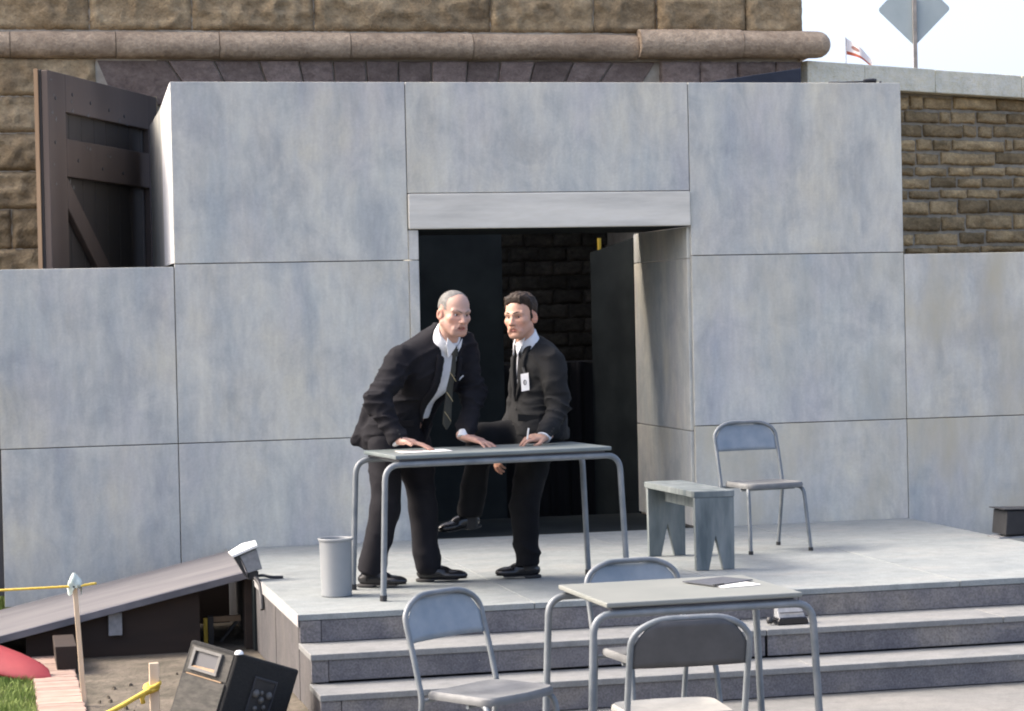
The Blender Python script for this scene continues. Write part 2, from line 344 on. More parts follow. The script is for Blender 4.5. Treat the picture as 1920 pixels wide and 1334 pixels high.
def moulding(x0, x1, yc, zc, r, endcap=False):
    n = 14; vs = []; fs = []; xs = list(np.linspace(x0+.003, x1-.003, max(3, int((x1-x0)/.09))))
    prof = [(-math.pi*.62+math.pi*1.24*k/n) for k in range(n+1)]
    rs = [1.0]*len(xs)
    rs[0] = rs[-1] = .985
    if endcap:
        ex = [x1-.003+r*math.sin(t) for t in (.35, .7, 1.0, 1.25, 1.45)]; rs += [math.cos(t) for t in (.35, .7, 1.0, 1.25, 1.45)]; xs += ex
    jit = rnd.uniform(-.004, .004)
    for x, k in zip(xs, rs):
        for t in prof:
            q = np.array([[x*6, t*2.0, zc*3]]); w = float(vnoise(q, 3)[0])*.004+jit
            vs.append((x, yc-(r+w)*k*math.cos(t), zc+(r+w)*k*math.sin(t)))
    m = n+1
    fs = [(i*m+j, (i+1)*m+j, (i+1)*m+j+1, i*m+j+1) for i in range(len(xs)-1) for j in range(n)]
    fs += [tuple(range(m)), tuple(reversed(range((len(xs)-1)*m, len(xs)*m)))]
    return vs, fs
RJ = [-4.6, -3.4, -2.61, -1.82, -.80, .18, 1.54]
for a, b in zip(RJ, RJ[1:]):
    q = G(); q.add(*moulding(a, b, FY+.0, 4.10, .105)); q.make('moulding_stone', 'roll', fort, smooth=True)
q = G(); q.add(*moulding(1.54, 2.41, FY-.05, 4.125, .115)); q.make('moulding_stone', 'roll', fort, smooth=True)
q = G(); q.add(*moulding(2.41, 3.07, FY-.05, 4.125, .115, True)); q.make('moulding_stone', 'roll', fort, smooth=True)
q = G(); q.prism([(2.93, FY-.02, 3.985), (3.10, FY-.02, 4.06), (2.93, FY-.02, 4.2)], (0, .9, 0)); q.make('corner_stone', 'roll', fort)
# rough stones at the far end of the passage
pm = [rock_mesh('stone', .26, .115, .08, 900+i, 7, 4, .03, .012, .008, 'rubble_shade') for i in range(5)]
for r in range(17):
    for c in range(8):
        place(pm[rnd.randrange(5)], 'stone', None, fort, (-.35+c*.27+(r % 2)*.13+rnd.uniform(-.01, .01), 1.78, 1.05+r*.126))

# ---------------------------------------------------------------- rubble wall with coping, right
A24 = math.radians(24)
rw = thing('stone_wall', 'grey brown rubble stone wall with pale coping, right of the fort', 'wall', (2.9, 2.6, 0), A24)
q = G(); q.box(.05, 7, .042, .45, -.3, 3.80); q.make('mortar_bed', 'mortar2', rw, world=False)
ZR = [3.785, 3.655, 3.54, 3.415, 3.30, 3.175, 3.08, 2.975, 2.88, 2.745, 2.60, 2.475, 2.40, 2.29, 2.17]
PAT = [[1.0, 1.42, 1.6, 1.98, 2.55, 3.0], [1.0, 1.36, 1.80, 1.95, 2.28, 2.68, 3.1], [1.0, 1.30, 1.59, 2.1, 2.3, 2.5, 3.0], [1.05, 1.5, 1.71, 1.95, 2.65, 2.76, 3.1],
       [1.0, 1.22, 1.5, 1.8, 2.52, 2.95], [1.0, 1.48, 1.90, 2.22, 2.65, 3.05], [1.05, 1.68, 2.02, 2.34, 2.76, 3.1], [1.0, 1.40, 1.79, 2.14, 2.56, 3.05],
       [1.0, 1.65, 2.02, 2.42, 2.95], [1.1, 1.80, 2.12, 2.75, 3.1], [1.0, 1.46, 2.03, 2.38, 3.0], [1.0, 1.34, 1.75, 2.3, 2.9], [1.1, 1.5, 2.0, 2.6, 3.0], [1.0, 1.4, 1.9, 2.4, 3.0]]
for r in range(14):
    J = list(PAT[r])
    while J[0] > .15: J.insert(0, J[0]-rnd.uniform(.25, .45))
    while J[-1] < 4.6: J.append(J[-1]+rnd.uniform(.25, .5))
    for a, b in zip(J, J[1:]):
        sid += 1; zz = .022*((a+b)/2-1.3)
        gx = .012+rnd.uniform(0, .006); w = b-a-2*gx; hh = ZR[r]-ZR[r+1]-.022-rnd.uniform(0, .008)
        me = rock_mesh('stone', w, hh, .09, sid, max(5, int(w/.03)), 5, .024+rnd.uniform(-.006, .010), .012, .005, 'rubble')
        place(me, 'stone', None, rw, (a+gx, .022+rnd.uniform(-.008, .01), ZR[r+1]+.011+zz+rnd.uniform(-.004, .004)))
for a, b in [(.08, .754), (.754, 1.625), (1.625, 2.75), (2.75, 4.0), (4.0, 5.4)]:
    q = G(); q.box(a+.004, b-.004, -.10+rnd.uniform(-.006, .006), .5, 3.805, 4.005+rnd.uniform(-.004, .004)); q.make('coping_stone', 'coping', rw, bevel=.008, world=False)

# ---------------------------------------------------------------- far sign and flag
sg = thing('road_sign', 'back of a grey diamond road sign on a post above the wall', 'sign', (9.93, 16.48, 0), -YAW)
q = G(); s_ = .545
rp = []
for cx, cz, a0 in ((0, -s_, 225), (s_, 0, 315), (0, s_, 45), (-s_, 0, 135)):
    for t in (0, 30, 60, 90):
        a = math.radians(a0+t); k = .05
        c_ = Vector((cx, cz)); c_ = c_*(1-k*1.414/s_); rp.append((c_.x+k*math.cos(a), 0, 6.36+c_.y+k*math.sin(a)))
q.prism(rp, (0, .006, 0)); q.make('sign_plate', 'sign_back', sg, world=False)
q = G(); q.box(-.03, .03, -.05, -.004, 0, 6.5); q.make('post', 'sign_pole', sg, bevel=.004, world=False)
for z in (6.05, 6.55): q = G(); q.box(-.012, .012, -.065, -.045, z-.012, z+.012); q.make('bolt', 'grey_metal', sg, world=False)
fl = thing('flag', 'small white flag with red lower stripe flying beyond the wall', 'flag', (16.72, 36.5, 0), -YAW)
m = Mat('flag_cloth', .8); tc = m.n('ShaderNodeTexCoord'); sp = m.n('ShaderNodeSeparateXYZ'); m.l(tc.outputs['UV'], sp.inputs[0])
red_ = m.n('ShaderNodeMath', operation='LESS_THAN'); red_.inputs[1].default_value = .22; m.l(sp.outputs[1], red_.inputs[0])
c = m.mix((.80, .76, .72), (.50, .12, .06), red_.outputs[0])
vm = m.n('ShaderNodeVectorMath', operation='SUBTRACT'); vm.inputs[1].default_value = (.36, .58, 0); m.l(tc.outputs['UV'], vm.inputs[0])
vs_ = m.n('ShaderNodeVectorMath', operation='MULTIPLY'); vs_.inputs[1].default_value = (1, 1.0, 0); m.l(vm.outputs[0], vs_.inputs[0])
ln = m.n('ShaderNodeVectorMath', operation='LENGTH'); m.l(vs_.outputs[0], ln.inputs[0])
r1 = m.n('ShaderNodeMath', operation='LESS_THAN'); r1.inputs[1].default_value = .15; m.l(ln.outputs[1], r1.inputs[0])
m.color(m.mix(c, (.36, .20, .16), r1.outputs[0])); MT['flag'] = m.m
nx, nz = 16, 8; vs = []; uv = []
for j in range(nz+1):
    for i in range(nx+1):
        u, v = i/nx, j/nz
        vs.append((.02+.62*u-.02*v, .05*math.sin(u*9), 8.02+v*.40*(1-.55*u)-.42*u**1.7*.75)); uv.append((u, v))
fs = [(j*(nx+1)+i, j*(nx+1)+i+1, (j+1)*(nx+1)+i+1, (j+1)*(nx+1)+i) for j in range(nz) for i in range(nx)]
q = G(); q.add(vs, fs); fo = q.make('cloth', 'flag', fl, smooth='all', world=False, recalc=False)
ul = fo.data.uv_layers.new(name='UVMap')
for lp in fo.data.loops: ul.data[lp.index].uv = uv[lp.vertex_index]
q = G(); q.tube([(0, 0, 0), (0, 0, 8.44)], .012, 6); q.make('pole', 'sign_pole', fl, world=False)

# ---------------------------------------------------------------- the grey scenic wall
setw = thing('scenery_wall', 'tall grey painted scenery wall of large panels with central doorway', 'scenery', (0, 0, 0))
X0, X1, X2, X3 = -2.411, -.828, 1.178, 2.768; Z0, Z1, Z2, Z3 = -.02, 1.160, 2.353, 3.564
GAP = .0028
def panel(x0, x1, z0, z1, y=0., mat='flat', th=.028, gap=GAP, name='panel', bev=.0035):
    q = G(); q.box(x0+gap, x1-gap, y, y+th, z0+gap, z1-gap); return q.make(name, mat, setw, bevel=bev)
panel(X0, X1, Z2, Z3); panel(X2, X3, Z2, Z3); panel(X1, X2, 2.806, Z3)
lin = panel(X1, X2, 2.560, 2.806, -.022, 'lintel', .05, name='lintel', bev=.008)
panel(X0, X1, Z1, Z2); panel(X0, X1, Z0, Z1)
panel(X1, -.755, Z2, 2.560); panel(X1, -.755, Z1, Z2); panel(X1, -.755, Z0, Z1)      # narrow strip beside the doorway
panel(X2, X3, Z1, Z2, mat='flat_mid'); panel(X2, X3, Z0, Z1, mat='flat_warm')
panel(-3.57, X0, Z1, 2.338); panel(-3.565, X0, .125, Z1)                              # left wing
panel(-4.8, -3.57, Z1, 2.338); 
panel(X3, 4.0, Z1, 2.342, mat='flat_warm'); panel(X3, 4.0, Z0, Z1, mat='flat_warm'); panel(4.0, 5.2, Z1, 2.342, mat='flat_warm'); panel(4.0, 5.2, Z0, Z1, mat='flat_warm')
# right jamb of the doorway, three boards deep
for z0, z1 in ((2.335, 2.558), (1.125, 2.335), (.455, 1.125)):
    q = G(); q.box(1.160, 1.188, .034, 1.38, z0+.003, z1-.003); q.make('jamb_panel', 'flat', setw, bevel=.004)
for z0, z1 in ((2.335, 2.558), (1.125, 2.335), (.455, 1.125)):
    q = G(); q.box(-.80, -.762, .034, 1.38, z0+.003, z1-.003); q.make('jamb_panel', 'flat', setw, bevel=.004)
q = G(); q.box(-.80, 1.21, .034, 1.25, 2.565, 2.60); q.make('doorway_ceiling', 'black_flat', setw)
# frames behind the panels
q = G(); q.box(X0+.01, X1-.03, .032, .05, .0, Z3-.012); q.box(X2+.03, X3-.01, .032, .05, .0, Z3-.012); q.box(X1-.02, X2+.02, .032, .05, 2.62, Z3-.012)
q.box(-4.78, X0-.012, .032, .05, .2, 2.32); q.box(X3+.012, 5.18, .032, .05, 0, 2.325); q.make('frame', 'dark_back', setw)
# left return: near board whitened where sun strikes it, then a grey flat with a sloping top
q = G(); q.prism([(X0+.002, .034, 2.36), (X0+.002, .80, 2.36), (X0+.002, .80, 3.47), (X0+.002, .034, 3.558)], (.02, 0, 0)); q.make('return_panel', 'sunlit_white', setw)
q = G(); q.prism([(X0+.004, .806, 2.36), (X0+.004, 1.92, 2.36), (X0+.004, 1.92, 3.43), (X0+.004, .806, 3.47)], (.02, 0, 0)); q.make('return_panel', 'flat', setw)

# dark masking in the doorway
cur = thing('black_curtain', 'black masking curtain hanging low across the back of the doorway', 'curtain', (.1, 2.0, .1))
vs = []; n = 150
for k in range(n+1):
    x = -1.0+2.3*k/n; y = 2.0+.025*math.sin(x*34+1.3*math.sin(x*7))+.012*math.sin(x*71)
    zt = 1.585+.008*math.sin(x*17)
    for z in (.02, .5, 1.0, 1.5, zt): vs.append((x+.004*math.sin(z*5+x*9), y*1.0+.01*math.sin(z*3+x*5), z))
fs = [(k*5+j, (k+1)*5+j, (k+1)*5+j+1, k*5+j+1) for k in range(n) for j in range(4)]
q = G(); q.add(vs, fs); co = q.make('cloth', 'black_cloth', cur, smooth='all'); 
md = co.modifiers.new('thick', 'SOLIDIFY'); md.thickness = .004
q = G(); q.tube([(-1.05, 2.0, 1.592), (1.35, 2.0, 1.592)], .006, 8); q.make('line', 'black_metal', cur)
bf = G(); bf.prism([(1.165, 1.42, .02), (1.165, 1.42, 2.53), (.985, 2.0, 2.44), (.985, 2.0, .02)], (.03, .01, 0))
tag(bf.make('black_flat', 'black_flat', bevel=.003), 'tall black painted flat behind the right side of the doorway', 'flat')
bf = G(); bf.box(-1.0, .22, 1.75, 1.79, .02, 2.9)
tag(bf.make('black_flat', 'black_flat', bevel=.003), 'tall black painted flat behind the left side of the doorway', 'flat')
q = G(); q.box(1.085, 1.110, 2.12, 2.14, 1.2, 2.555)
tag(q.make('yellow_post', 'yellow_paint', bevel=.003), 'yellow post showing above the black flat in the doorway', 'post')
# tarpaulin behind the set top, right, and the little lamp lying on the top edge
q = G(); q.prism([(1.2, 1.0, 3.1), (2.39, 1.0, 3.1), (2.39, 1.0, 3.775), (1.54, 1.0, 3.655), (1.2, 1.0, 3.60)], (0, .03, 0))
tag(q.make('tarpaulin', 'tarp', bevel=.004), 'dark navy sheet slanting up behind the set by the fort corner', 'tarpaulin')
cl = thing('clip_lamp', 'small black clip lamp lying on the top edge of the right panel', 'lamp', (2.55, .1, 3.566))
q = G(); q.tube([(2.53, .10, 3.580), (2.56, .10, 3.585), (2.60, .10, 3.588), (2.62, .10, 3.585)], .016, 10); q.make('lamp_head', 'black_metal', cl, smooth=True)
q = G(); q.tube([(2.26, .10, 3.572), (2.38, .10, 3.574), (2.54, .10, 3.580)], .006, 6); q.make('arm', 'black_metal', cl)
q = G(); q.tube([(2.655, .1, 3.566), (2.655, .1, 3.582)], .009, 8); q.make('knob', 'black_metal', cl)

# ---------------------------------------------------------------- wooden gate leaf, left
P0, P1 = Vector((-3.235, .40, 0)), Vector((-2.37, 2.30, 0)); dv = P1-P0; DL = dv.length
gate = thing('wooden_gate_leaf', 'open dark brown ledged and braced wooden gate beside the fort arch', 'gate', P0, math.atan2(dv.y, dv.x))
# local x along the leaf; the side seen from the set is y<0
nb = 9
for k in range(nb):
    a, b = DL*k/nb, DL*(k+1)/nb
    q = G(); q.prism([(a+.002, 0, .05), (b-.002, 0, .05), (b-.002, 0, 3.685-.0*b), (a+.002, 0, 3.685)], (0, .045, 0)); q.make('plank', 'door_dark', gate, bevel=.004, world=False)
def ledge(nm, pts, mat='door_wood', th=.05):
    q = G(); q.prism([(x, -th, z) for x, z in pts], (0, th-.002, 0)); return q.make(nm, mat, gate, bevel=.006, world=False)
ledge('stile', [(0, .05), (.30, .05), (.30, 3.68), (0, 3.68)]); ledge('stile', [(DL-.18, .05), (DL, .05), (DL, 3.68), (DL-.18, 3.68)])
ledge('rail', [(.302, 3.42), (DL-.182, 3.42), (DL-.182, 3.68), (.302, 3.68)]); ledge('rail', [(.302, 2.98), (DL-.182, 2.98), (DL-.182, 3.24), (.302, 3.24)])
ledge('rail', [(.302, 1.6), (DL-.182, 1.6), (DL-.182, 1.86), (.302, 1.86)])
ledge('brace', [(.304, 2.76), (DL-.62, 1.87), (DL-.38, 1.87), (.304, 2.97)])
q = G(); q.box(-.012, -.001, .018, .046, .05, 3.69); q.make('bare_edge', 'bare_wood', gate, world=False)
for x, z in [(.42, 3.55), (.75, 3.52), (1.1, 3.5), (1.4, 3.48), (.5, 3.10), (.95, 3.07), (1.35, 3.06), (.12, 3.5), (.1, 3.2)]:
    q = G(); q.lathe([(.0, .006), (.012, .004), (.014, 0)], (0, 0, 0), 8); o = q.make('nail', 'black_metal', gate, world=False); o.location = (x, -.05, z); o.rotation_euler = (math.pi/2, 0, 0)

for x, z in [(.05, 3.62), (.09, 3.52), (.06, 3.40), (.12, 3.36), (.40, 3.50), (.42, 3.44), (.70, 3.43), (.10, 2.92), (.34, 2.95), (.40, 2.91), (.66, 3.20), (.72, 3.195), (1.05, 3.17), (1.10, 3.165), (.07, 3.05), (1.3, 3.44), (1.45, 3.42)]:
    a, b = rnd.uniform(.008, .026), rnd.uniform(.006, .022); q = G(); q.prism([(x-a, -.0525, z-b*.4), (x+a*.3, -.0525, z-b), (x+a, -.0525, z+b*.2), (x+a*.1, -.0525, z+b)], (0, .0015, 0)); q.make('paint_chip', 'horn', gate, world=False)

# ---------------------------------------------------------------- stage platform and steps
stg = thing('stage_platform', 'pale grey painted stage platform with three dark-faced front steps', 'stage', (0, 0, 0))
SX0, SX1 = -2.118, 2.762; SF, S1, S2 = -3.62, -4.03, -4.36
fx = [SX0, -.87, .32, 1.54, SX1]; fy = [SF, -1.62, -.004]
for i in range(4):
    for j in range(2):
        q = G(); q.box(fx[i]+(.0015 if i else 0), fx[i+1]-.0015, fy[j]+(.0015 if j else 0), fy[j+1]-.0015, .418, .45+rnd.uniform(-.0012, .0012)); q.make('floor_sheet', 'floor', stg, bevel=.003)
q = G(); q.box(-.75, 1.155, .0, 1.36, .40, .447); q.make('floor_sheet', 'black_flat', stg)
q = G(); q.box(SX0+.02, SX1-.02, SF+.03, -.01, 0, .416); q.make('substructure', 'dark_back', stg)
def strip(nm, x0, x1, y0, y1, z0, z1, mat, bev=.004): q = G(); q.box(x0, x1, y0, y1, z0, z1); return q.make(nm, mat, stg, bevel=bev)
# upper riser, a lip that overhangs it, treads and lower risers, in lengths with joints
strip('riser', SX0+.004, SX0+.115, SF+.004, SF+.024, .302, .416, 'riser'); strip('riser', SX0+.117, .60, SF+.006, SF+.026, .302, .416, 'riser'); strip('riser', .603, SX1, SF+.006, SF+.026, .302, .416, 'riser')
strip('edge_strip', SX0-.006, SX0-.0015, SF+.0, -.42, .385, .449, 'edge', .001)
for a, b in ((SX0, .27), (.273, 1.6), (1.603, SX1)):
    strip('tread', a, b, S1, SF+.03, .268, .30, 'tread')
strip('riser', SX0+.004, SX0+.09, S1+.012, S1+.032, .157, .268, 'riser'); strip('riser', SX0+.092, .265, S1+.01, S1+.03, .162, .268, 'riser'); strip('riser', .28, SX1, S1+.014, S1+.034, .160, .268, 'riser')
for a, b in ((SX0-.004, .40), (.404, SX1)):
    strip('tread', a, b, S2, S1+.04, .118, .15, 'tread')
strip('riser', SX0+.0, SX0+.10, S2+.01, S2+.03, .0, .118, 'riser'); strip('riser', SX0+.103, .42, S2+.012, S2+.032, .004, .118, 'riser'); strip('riser', .423, SX1, S2+.014, S2+.034, .004, .118, 'riser')
# left side cheek boards
yb = [S2+.035, S1+.036, -3.30, -2.75, -2.25, -1.72]
strip('side_board', SX0+.004, SX0+.02, S2+.036, S1+.034, .0, .116, 'side'); strip('side_board', SX0+.004, SX0+.02, S1+.038, SF+.03, .0, .266, 'side')
for a, b in zip([SF+.033, -3.15, -2.62, -2.22], [-3.15, -2.62, -2.22, -1.72]): strip('side_board', SX0+.001+rnd.uniform(0, .003), SX0+.018, a+.0025, b-.0025, .0, .416, 'side', .003)
strip('side_post', SX0-.012, SX0+.018, -1.71, -1.60, 0, .416, 'black_flat')

# ---------------------------------------------------------------- ramp at left
rp_ = thing('access_ramp', 'grey plank ramp sloping down to the left from the stage side', 'ramp', (-2.9, -1.0, 0))
RX0, RX1, RZ0, RZ1 = -4.15, -2.128, .045, .478
def rz(x): return RZ0+(RZ1-RZ0)*(x-RX0)/(RX1-RX0)
ys = [-1.63, -1.23, -.83, -.42]
MT['ramp'] = simple('weathered_ramp_board', (0.102, 0.098, 0.102), (0.160, 0.152, 0.149), scale=4, stretch=(0.223, 1.383, 0.464), rough=.8, bump=.3)
MT['ramp_edge'] = simple('grey_ramp_edge', (.085, .085, .095), (.15, .145, .155), scale=6, stretch=(.6, 1, 1), rough=.8, bump=.3)
for a, b in zip(ys, ys[1:]):
    q = G(); q.hexa([(RX0, a+.001, rz(RX0)-.02), (RX1, a+.001, rz(RX1)-.02), (RX1, b-.001, rz(RX1)-.02), (RX0, b-.001, rz(RX0)-.02), (RX0, a+.001, rz(RX0)), (RX1, a+.001, rz(RX1)), (RX1, b-.001, rz(RX1)), (RX0, b-.001, rz(RX0))])
    q.make('plank', 'ramp', rp_, bevel=.002)
for y in (-1.655, -.45):
    q = G(); q.hexa([(RX0, y, rz(RX0)-.045), (RX1, y, rz(RX1)-.045), (RX1, y+.022, rz(RX1)-.045), (RX0, y+.022, rz(RX0)-.045), (RX0, y, rz(RX0)-.001), (RX1, y, rz(RX1)-.001), (RX1, y+.022, rz(RX1)-.001), (RX0, y+.022, rz(RX0)-.001)])
    q.make('edge_board', 'ramp_edge', rp_, bevel=.003)
q = G(); q.box(-2.98, -2.90, -1.600, -1.575, .12, .255); q.make('bracket', 'grey_metal', rp_, bevel=.003)
q = G(); q.box(-2.17, -2.125, -1.60, -1.50, 0, .43); q.make('prop', 'dark_wood', rp_)
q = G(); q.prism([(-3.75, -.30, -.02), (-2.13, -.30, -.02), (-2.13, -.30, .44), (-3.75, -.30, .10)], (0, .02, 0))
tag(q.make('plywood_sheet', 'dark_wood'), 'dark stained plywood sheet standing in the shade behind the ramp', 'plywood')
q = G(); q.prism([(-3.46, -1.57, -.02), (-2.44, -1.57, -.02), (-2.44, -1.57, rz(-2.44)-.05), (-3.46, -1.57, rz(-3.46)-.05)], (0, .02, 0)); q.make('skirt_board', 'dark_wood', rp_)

# ================================================================== FURNITURE
def arc_path(pts, rad, n=6):
    """polyline with rounded corners"""
    P = [Vector(p) for p in pts]; out = [P[0]]
    for i in range(1, len(P)-1):
        a = (P[i-1]-P[i]); b = (P[i+1]-P[i]); r = min(rad, a.length*.49, b.length*.49); p0 = P[i]+a.normalized()*r; p1 = P[i]+b.normalized()*r
        for k in range(n+1):
            t = k/n; out.append(p0*(1-t)**2+P[i]*2*t*(1-t)+p1*t*t)
    out.append(P[-1]); return out
def copy_tree(o, parent=None):
    c = o.copy(); COL.objects.link(c); c.parent = parent
    for k, v in o.items():
        if k in ('label', 'category', 'group', 'kind'): c[k] = v
    for ch in list(o.children): copy_tree(ch, c)
    return c

def make_chair(label, loc, rz):
    t = thing('metal_chair', label, 'chair', loc, rz, 'grey tubular metal chairs'); w = .232
    fr = [(-w, .175, .44), (-w, .215, .60), (-w, .245, .70), (-w+.0, .255, .745), (-w+.03, .262, .785), (-w+.085, .27, .812), (-.10, .275, .822), (.10, .275, .822), (w-.085, .27, .812), (w-.03, .262, .785), (w, .255, .745), (w, .245, .70), (w, .215, .60), (w, .175, .44)]
    q = G(); q.tube(arc_path(fr, .03, 3), .0125, 10); q.make('back_frame', 'tube', t, smooth=True, world=False)
    nx, nz = 20, 7; vs = []
    for j in range(nz+1):
        for i in range(nx+1):
            u = -1+2*i/nx; v = j/nz; hw = w-.004
            if v > .55: hw *= 1-.30*((v-.55)/.45)**2.2
            x = u*hw; z = .635+v*.178; top = .815-.07*max(0, (abs(x)-.12)/.11)**2.0
            z = .635+v*(top-.635); y = .228+(z-.635)*.27+.020*(1-u*u)
            vs.append((x, y, z))
    fs = [(j*(nx+1)+i, j*(nx+1)+i+1, (j+1)*(nx+1)+i+1, (j+1)*(nx+1)+i) for j in range(nz) for i in range(nx)]
    q = G(); q.add(vs, fs); o = q.make('backrest', 'seat', t, smooth='all', world=False); md = o.modifiers.new('sheet', 'SOLIDIFY'); md.thickness = .004
    # seat pan: rounded trapezoid with a rolled rim
    out = arc_path([(-.20, .16, 0), (-.215, -.18, 0), (0, -.205, 0), (.215, -.18, 0), (.20, .16, 0), (-.20, .16, 0)], .07, 6)
    ring = [Vector((p.x, p.y)) for p in out[:-1]]; n = len(ring); c = Vector((0, -.02)); vs = []
    for sc, z in ((1.0, .412), (1.012, .425), (1.0, .438), (.96, .445), (.88, .440), (.6, .434), (.25, .432)):
        for p in ring: d = c+(p-c)*sc; vs.append((d.x, d.y, z))
    fs = [(k*n+i, k*n+(i+1) % n, (k+1)*n+(i+1) % n, (k+1)*n+i) for k in range(6) for i in range(n)]; fs += [tuple(range(6*n, 7*n)), tuple(reversed(range(n)))]
    q = G(); q.add(vs, fs); q.make('seat', 'seat_pan', t, smooth=True, world=False)
    for s in (-1, 1):
        q = G(); q.tube(arc_path([(s*w, .175, .44), (s*w, .17, .40), (s*.222, .225, .012)], .08, 5), .0125, 10); o = q.make('leg', 'tube', t, smooth=True, world=False)
        q = G(); q.tube([(s*.222, .225, 0), (s*.222, .225, .022)], .016, 10); q.make('foot', 'black_metal', o, world=False)
        q = G(); q.tube(arc_path([(s*.165, -.06, .415), (s*.205, -.165, .412), (s*.222, -.215, .012)], .06, 6), .0125, 10); o = q.make('leg', 'tube', t, smooth=True, world=False)
        q = G(); q.tube([(s*.222, -.215, 0), (s*.222, -.215, .022)], .016, 10); q.make('foot', 'black_metal', o, world=False)
    for y, z in ((.172, .405), (-.05, .40)):
        q = G(); q.tube([(-.20 if y < 0 else -w, y, z), (.20 if y < 0 else w, y, z)], .009, 8); q.make('stretcher', 'tube', t, smooth=True, world=False)
    return t
ch0 = make_chair('grey metal chair on the stage beside the bench, facing forward', (1.115, -1.62, .4512), math.radians(9)); ch0.scale = (.95, .95, .97)
for lab, loc, r in (('grey metal chair at the left end of the front table, turned sideways', (-1.68, -6.20, 0), 36), ('grey metal chair on the far side of the front table', (-.735, -5.42, 0), 9), ('grey metal chair in front of the table, its back to the viewer', (-1.11, -6.88, 0), 179)):
    c = copy_tree(ch0); c.location = loc; c.rotation_euler = (0, 0, math.radians(r)); c.scale = (1, 1, 1); c['label'] = lab
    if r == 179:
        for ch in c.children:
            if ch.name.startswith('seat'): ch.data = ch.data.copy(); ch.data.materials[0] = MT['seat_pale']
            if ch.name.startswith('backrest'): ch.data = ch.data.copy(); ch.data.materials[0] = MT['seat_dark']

def make_table(name, label, loc, rz, L, D, H, top_mat, ext, th=.022, R=.085, drop=.012):
    t = thing(name, label, 'table', loc, rz, None)
    q = G(); q.box(-L/2, L/2, -D/2, D/2, H-th, H); q.make('table_top', top_mat, t, bevel=.006, world=False)
    q = G(); q.box(-L/2+.03, L/2-.03, -D/2+.03, D/2-.03, H-th-.012, H-th-.001); q.make('under_board', 'ramp_edge', t, world=False)
    for s in (-1, 1):
        y = s*(D/2-.02); zr = H-th-drop-.016; e = L/2+ext
        q = G(); q.tube(arc_path([(-e-.03, y+s*.012, .012), (-e, y, zr), (e, y, zr), (e+.03, y+s*.012, .012)], R, 8), .0165, 12); o = q.make('leg_frame', 'tube', t, smooth=True, world=False)
        for k in (-1, 1):
            q = G(); q.tube([(k*(e+.03), y+s*.012, 0), (k*(e+.03), y+s*.012, .03)], .020, 12); q.make('foot', 'black_metal', o, world=False)
    for k in (-1, 1):
        q = G(); q.box(k*(L/2-.09)-.02, k*(L/2-.09)+.02, -D/2+.02, D/2-.02, H-th-.03, H-th-.012); q.make('cross_rail', 'tube', t, world=False)
    return t
TB = make_table('metal_table', 'green grey metal table on the stage with the two men at it', (-.94, -2.86, .4512), math.radians(7), 1.255, .60, .775, 'table_green', .052)
TF = make_table('metal_table', 'pale topped metal table in front of the steps, with folder', (-.73, -5.73, 0), math.radians(2), .88, .72, .755, 'table_pale', .05)

# papers and folder
def sheet(name, label, cat, pts, z, mat, th=.002):
    q = G(); q.prism([(x, y, z) for x, y in pts], (0, 0, th)); return tag(q.make(name, mat), label, cat)
sheet('paper_sheets', 'white papers on the stage table under the leaning man\'s hand', 'paper', [(-1.45, -3.05), (-1.17, -3.02), (-1.18, -2.82), (-1.46, -2.85)], 1.2285, 'paper')
sheet('paper_sheet', 'white paper under the dark folder on the front table', 'paper', [(-.60, -5.52), (-.42, -5.49), (-.36, -5.77), (-.54, -5.81)], .7565, 'paper')
fo = thing('folder', 'charcoal folder lying on white paper on the front table', 'folder', (-.55, -5.65, .760))
q = G(); q.prism([(-.655, -5.56, .7600), (-.435, -5.46, .7600), (-.345, -5.62, .7600), (-.57, -5.76, .7600)], (0, 0, .004)); q.make('cover', 'folder', fo)
q = G(); q.prism([(-.57, -5.762, .759), (-.515, -5.728, .759), (-.52, -5.718, .759), (-.575, -5.752, .759)], (0, 0, .008)); q.make('clip', 'black_metal', fo)

# ---------------------------------------------------------------- bench, bin
be = thing('wooden_bench', 'blue grey wooden bench with notched slab legs on the stage', 'bench', (.46, -2.10, .4512), math.radians(2))
q = G(); q.box(-.125, .125, -.47, .46, .425, .462); q.make('seat', 'bench', be, bevel=.004, world=False)
for y in (-.468, .395):
    q = G(); q.prism([(-.118, y, 0), (-.04, y, 0), (.004, y, .20), (.048, y, 0), (.118, y, 0), (.122, y, .424), (-.122, y, .424)], (0, .036, 0)); q.make('leg', 'bench', be, bevel=.003, world=False)
q = G(); q.box(-.012, .012, -.43, .394, .34, .424); q.make('stretcher', 'bench', be, world=False)
bn = thing('waste_bin', 'grey cylindrical waste bin standing near the stage front corner', 'bin', (-1.81, -2.90, .4512))
q = G(); q.lathe([(0, .004), (.080, .0), (.084, .004), (.089, .30), (.094, .303), (.095, .312), (.092, .318), (.087, .316), (.084, .30), (.079, .02), (0, .018)], (0, 0, 0), 40); q.make('body', 'bin', bn, smooth=True, world=False)
q = G(); q.tube([(.0945*math.cos(a), .0945*math.sin(a), .313) for a in np.linspace(0, 2*math.pi, 41)], .004, 6, False); q.make('rim', 'bin', bn, smooth=True, world=False)

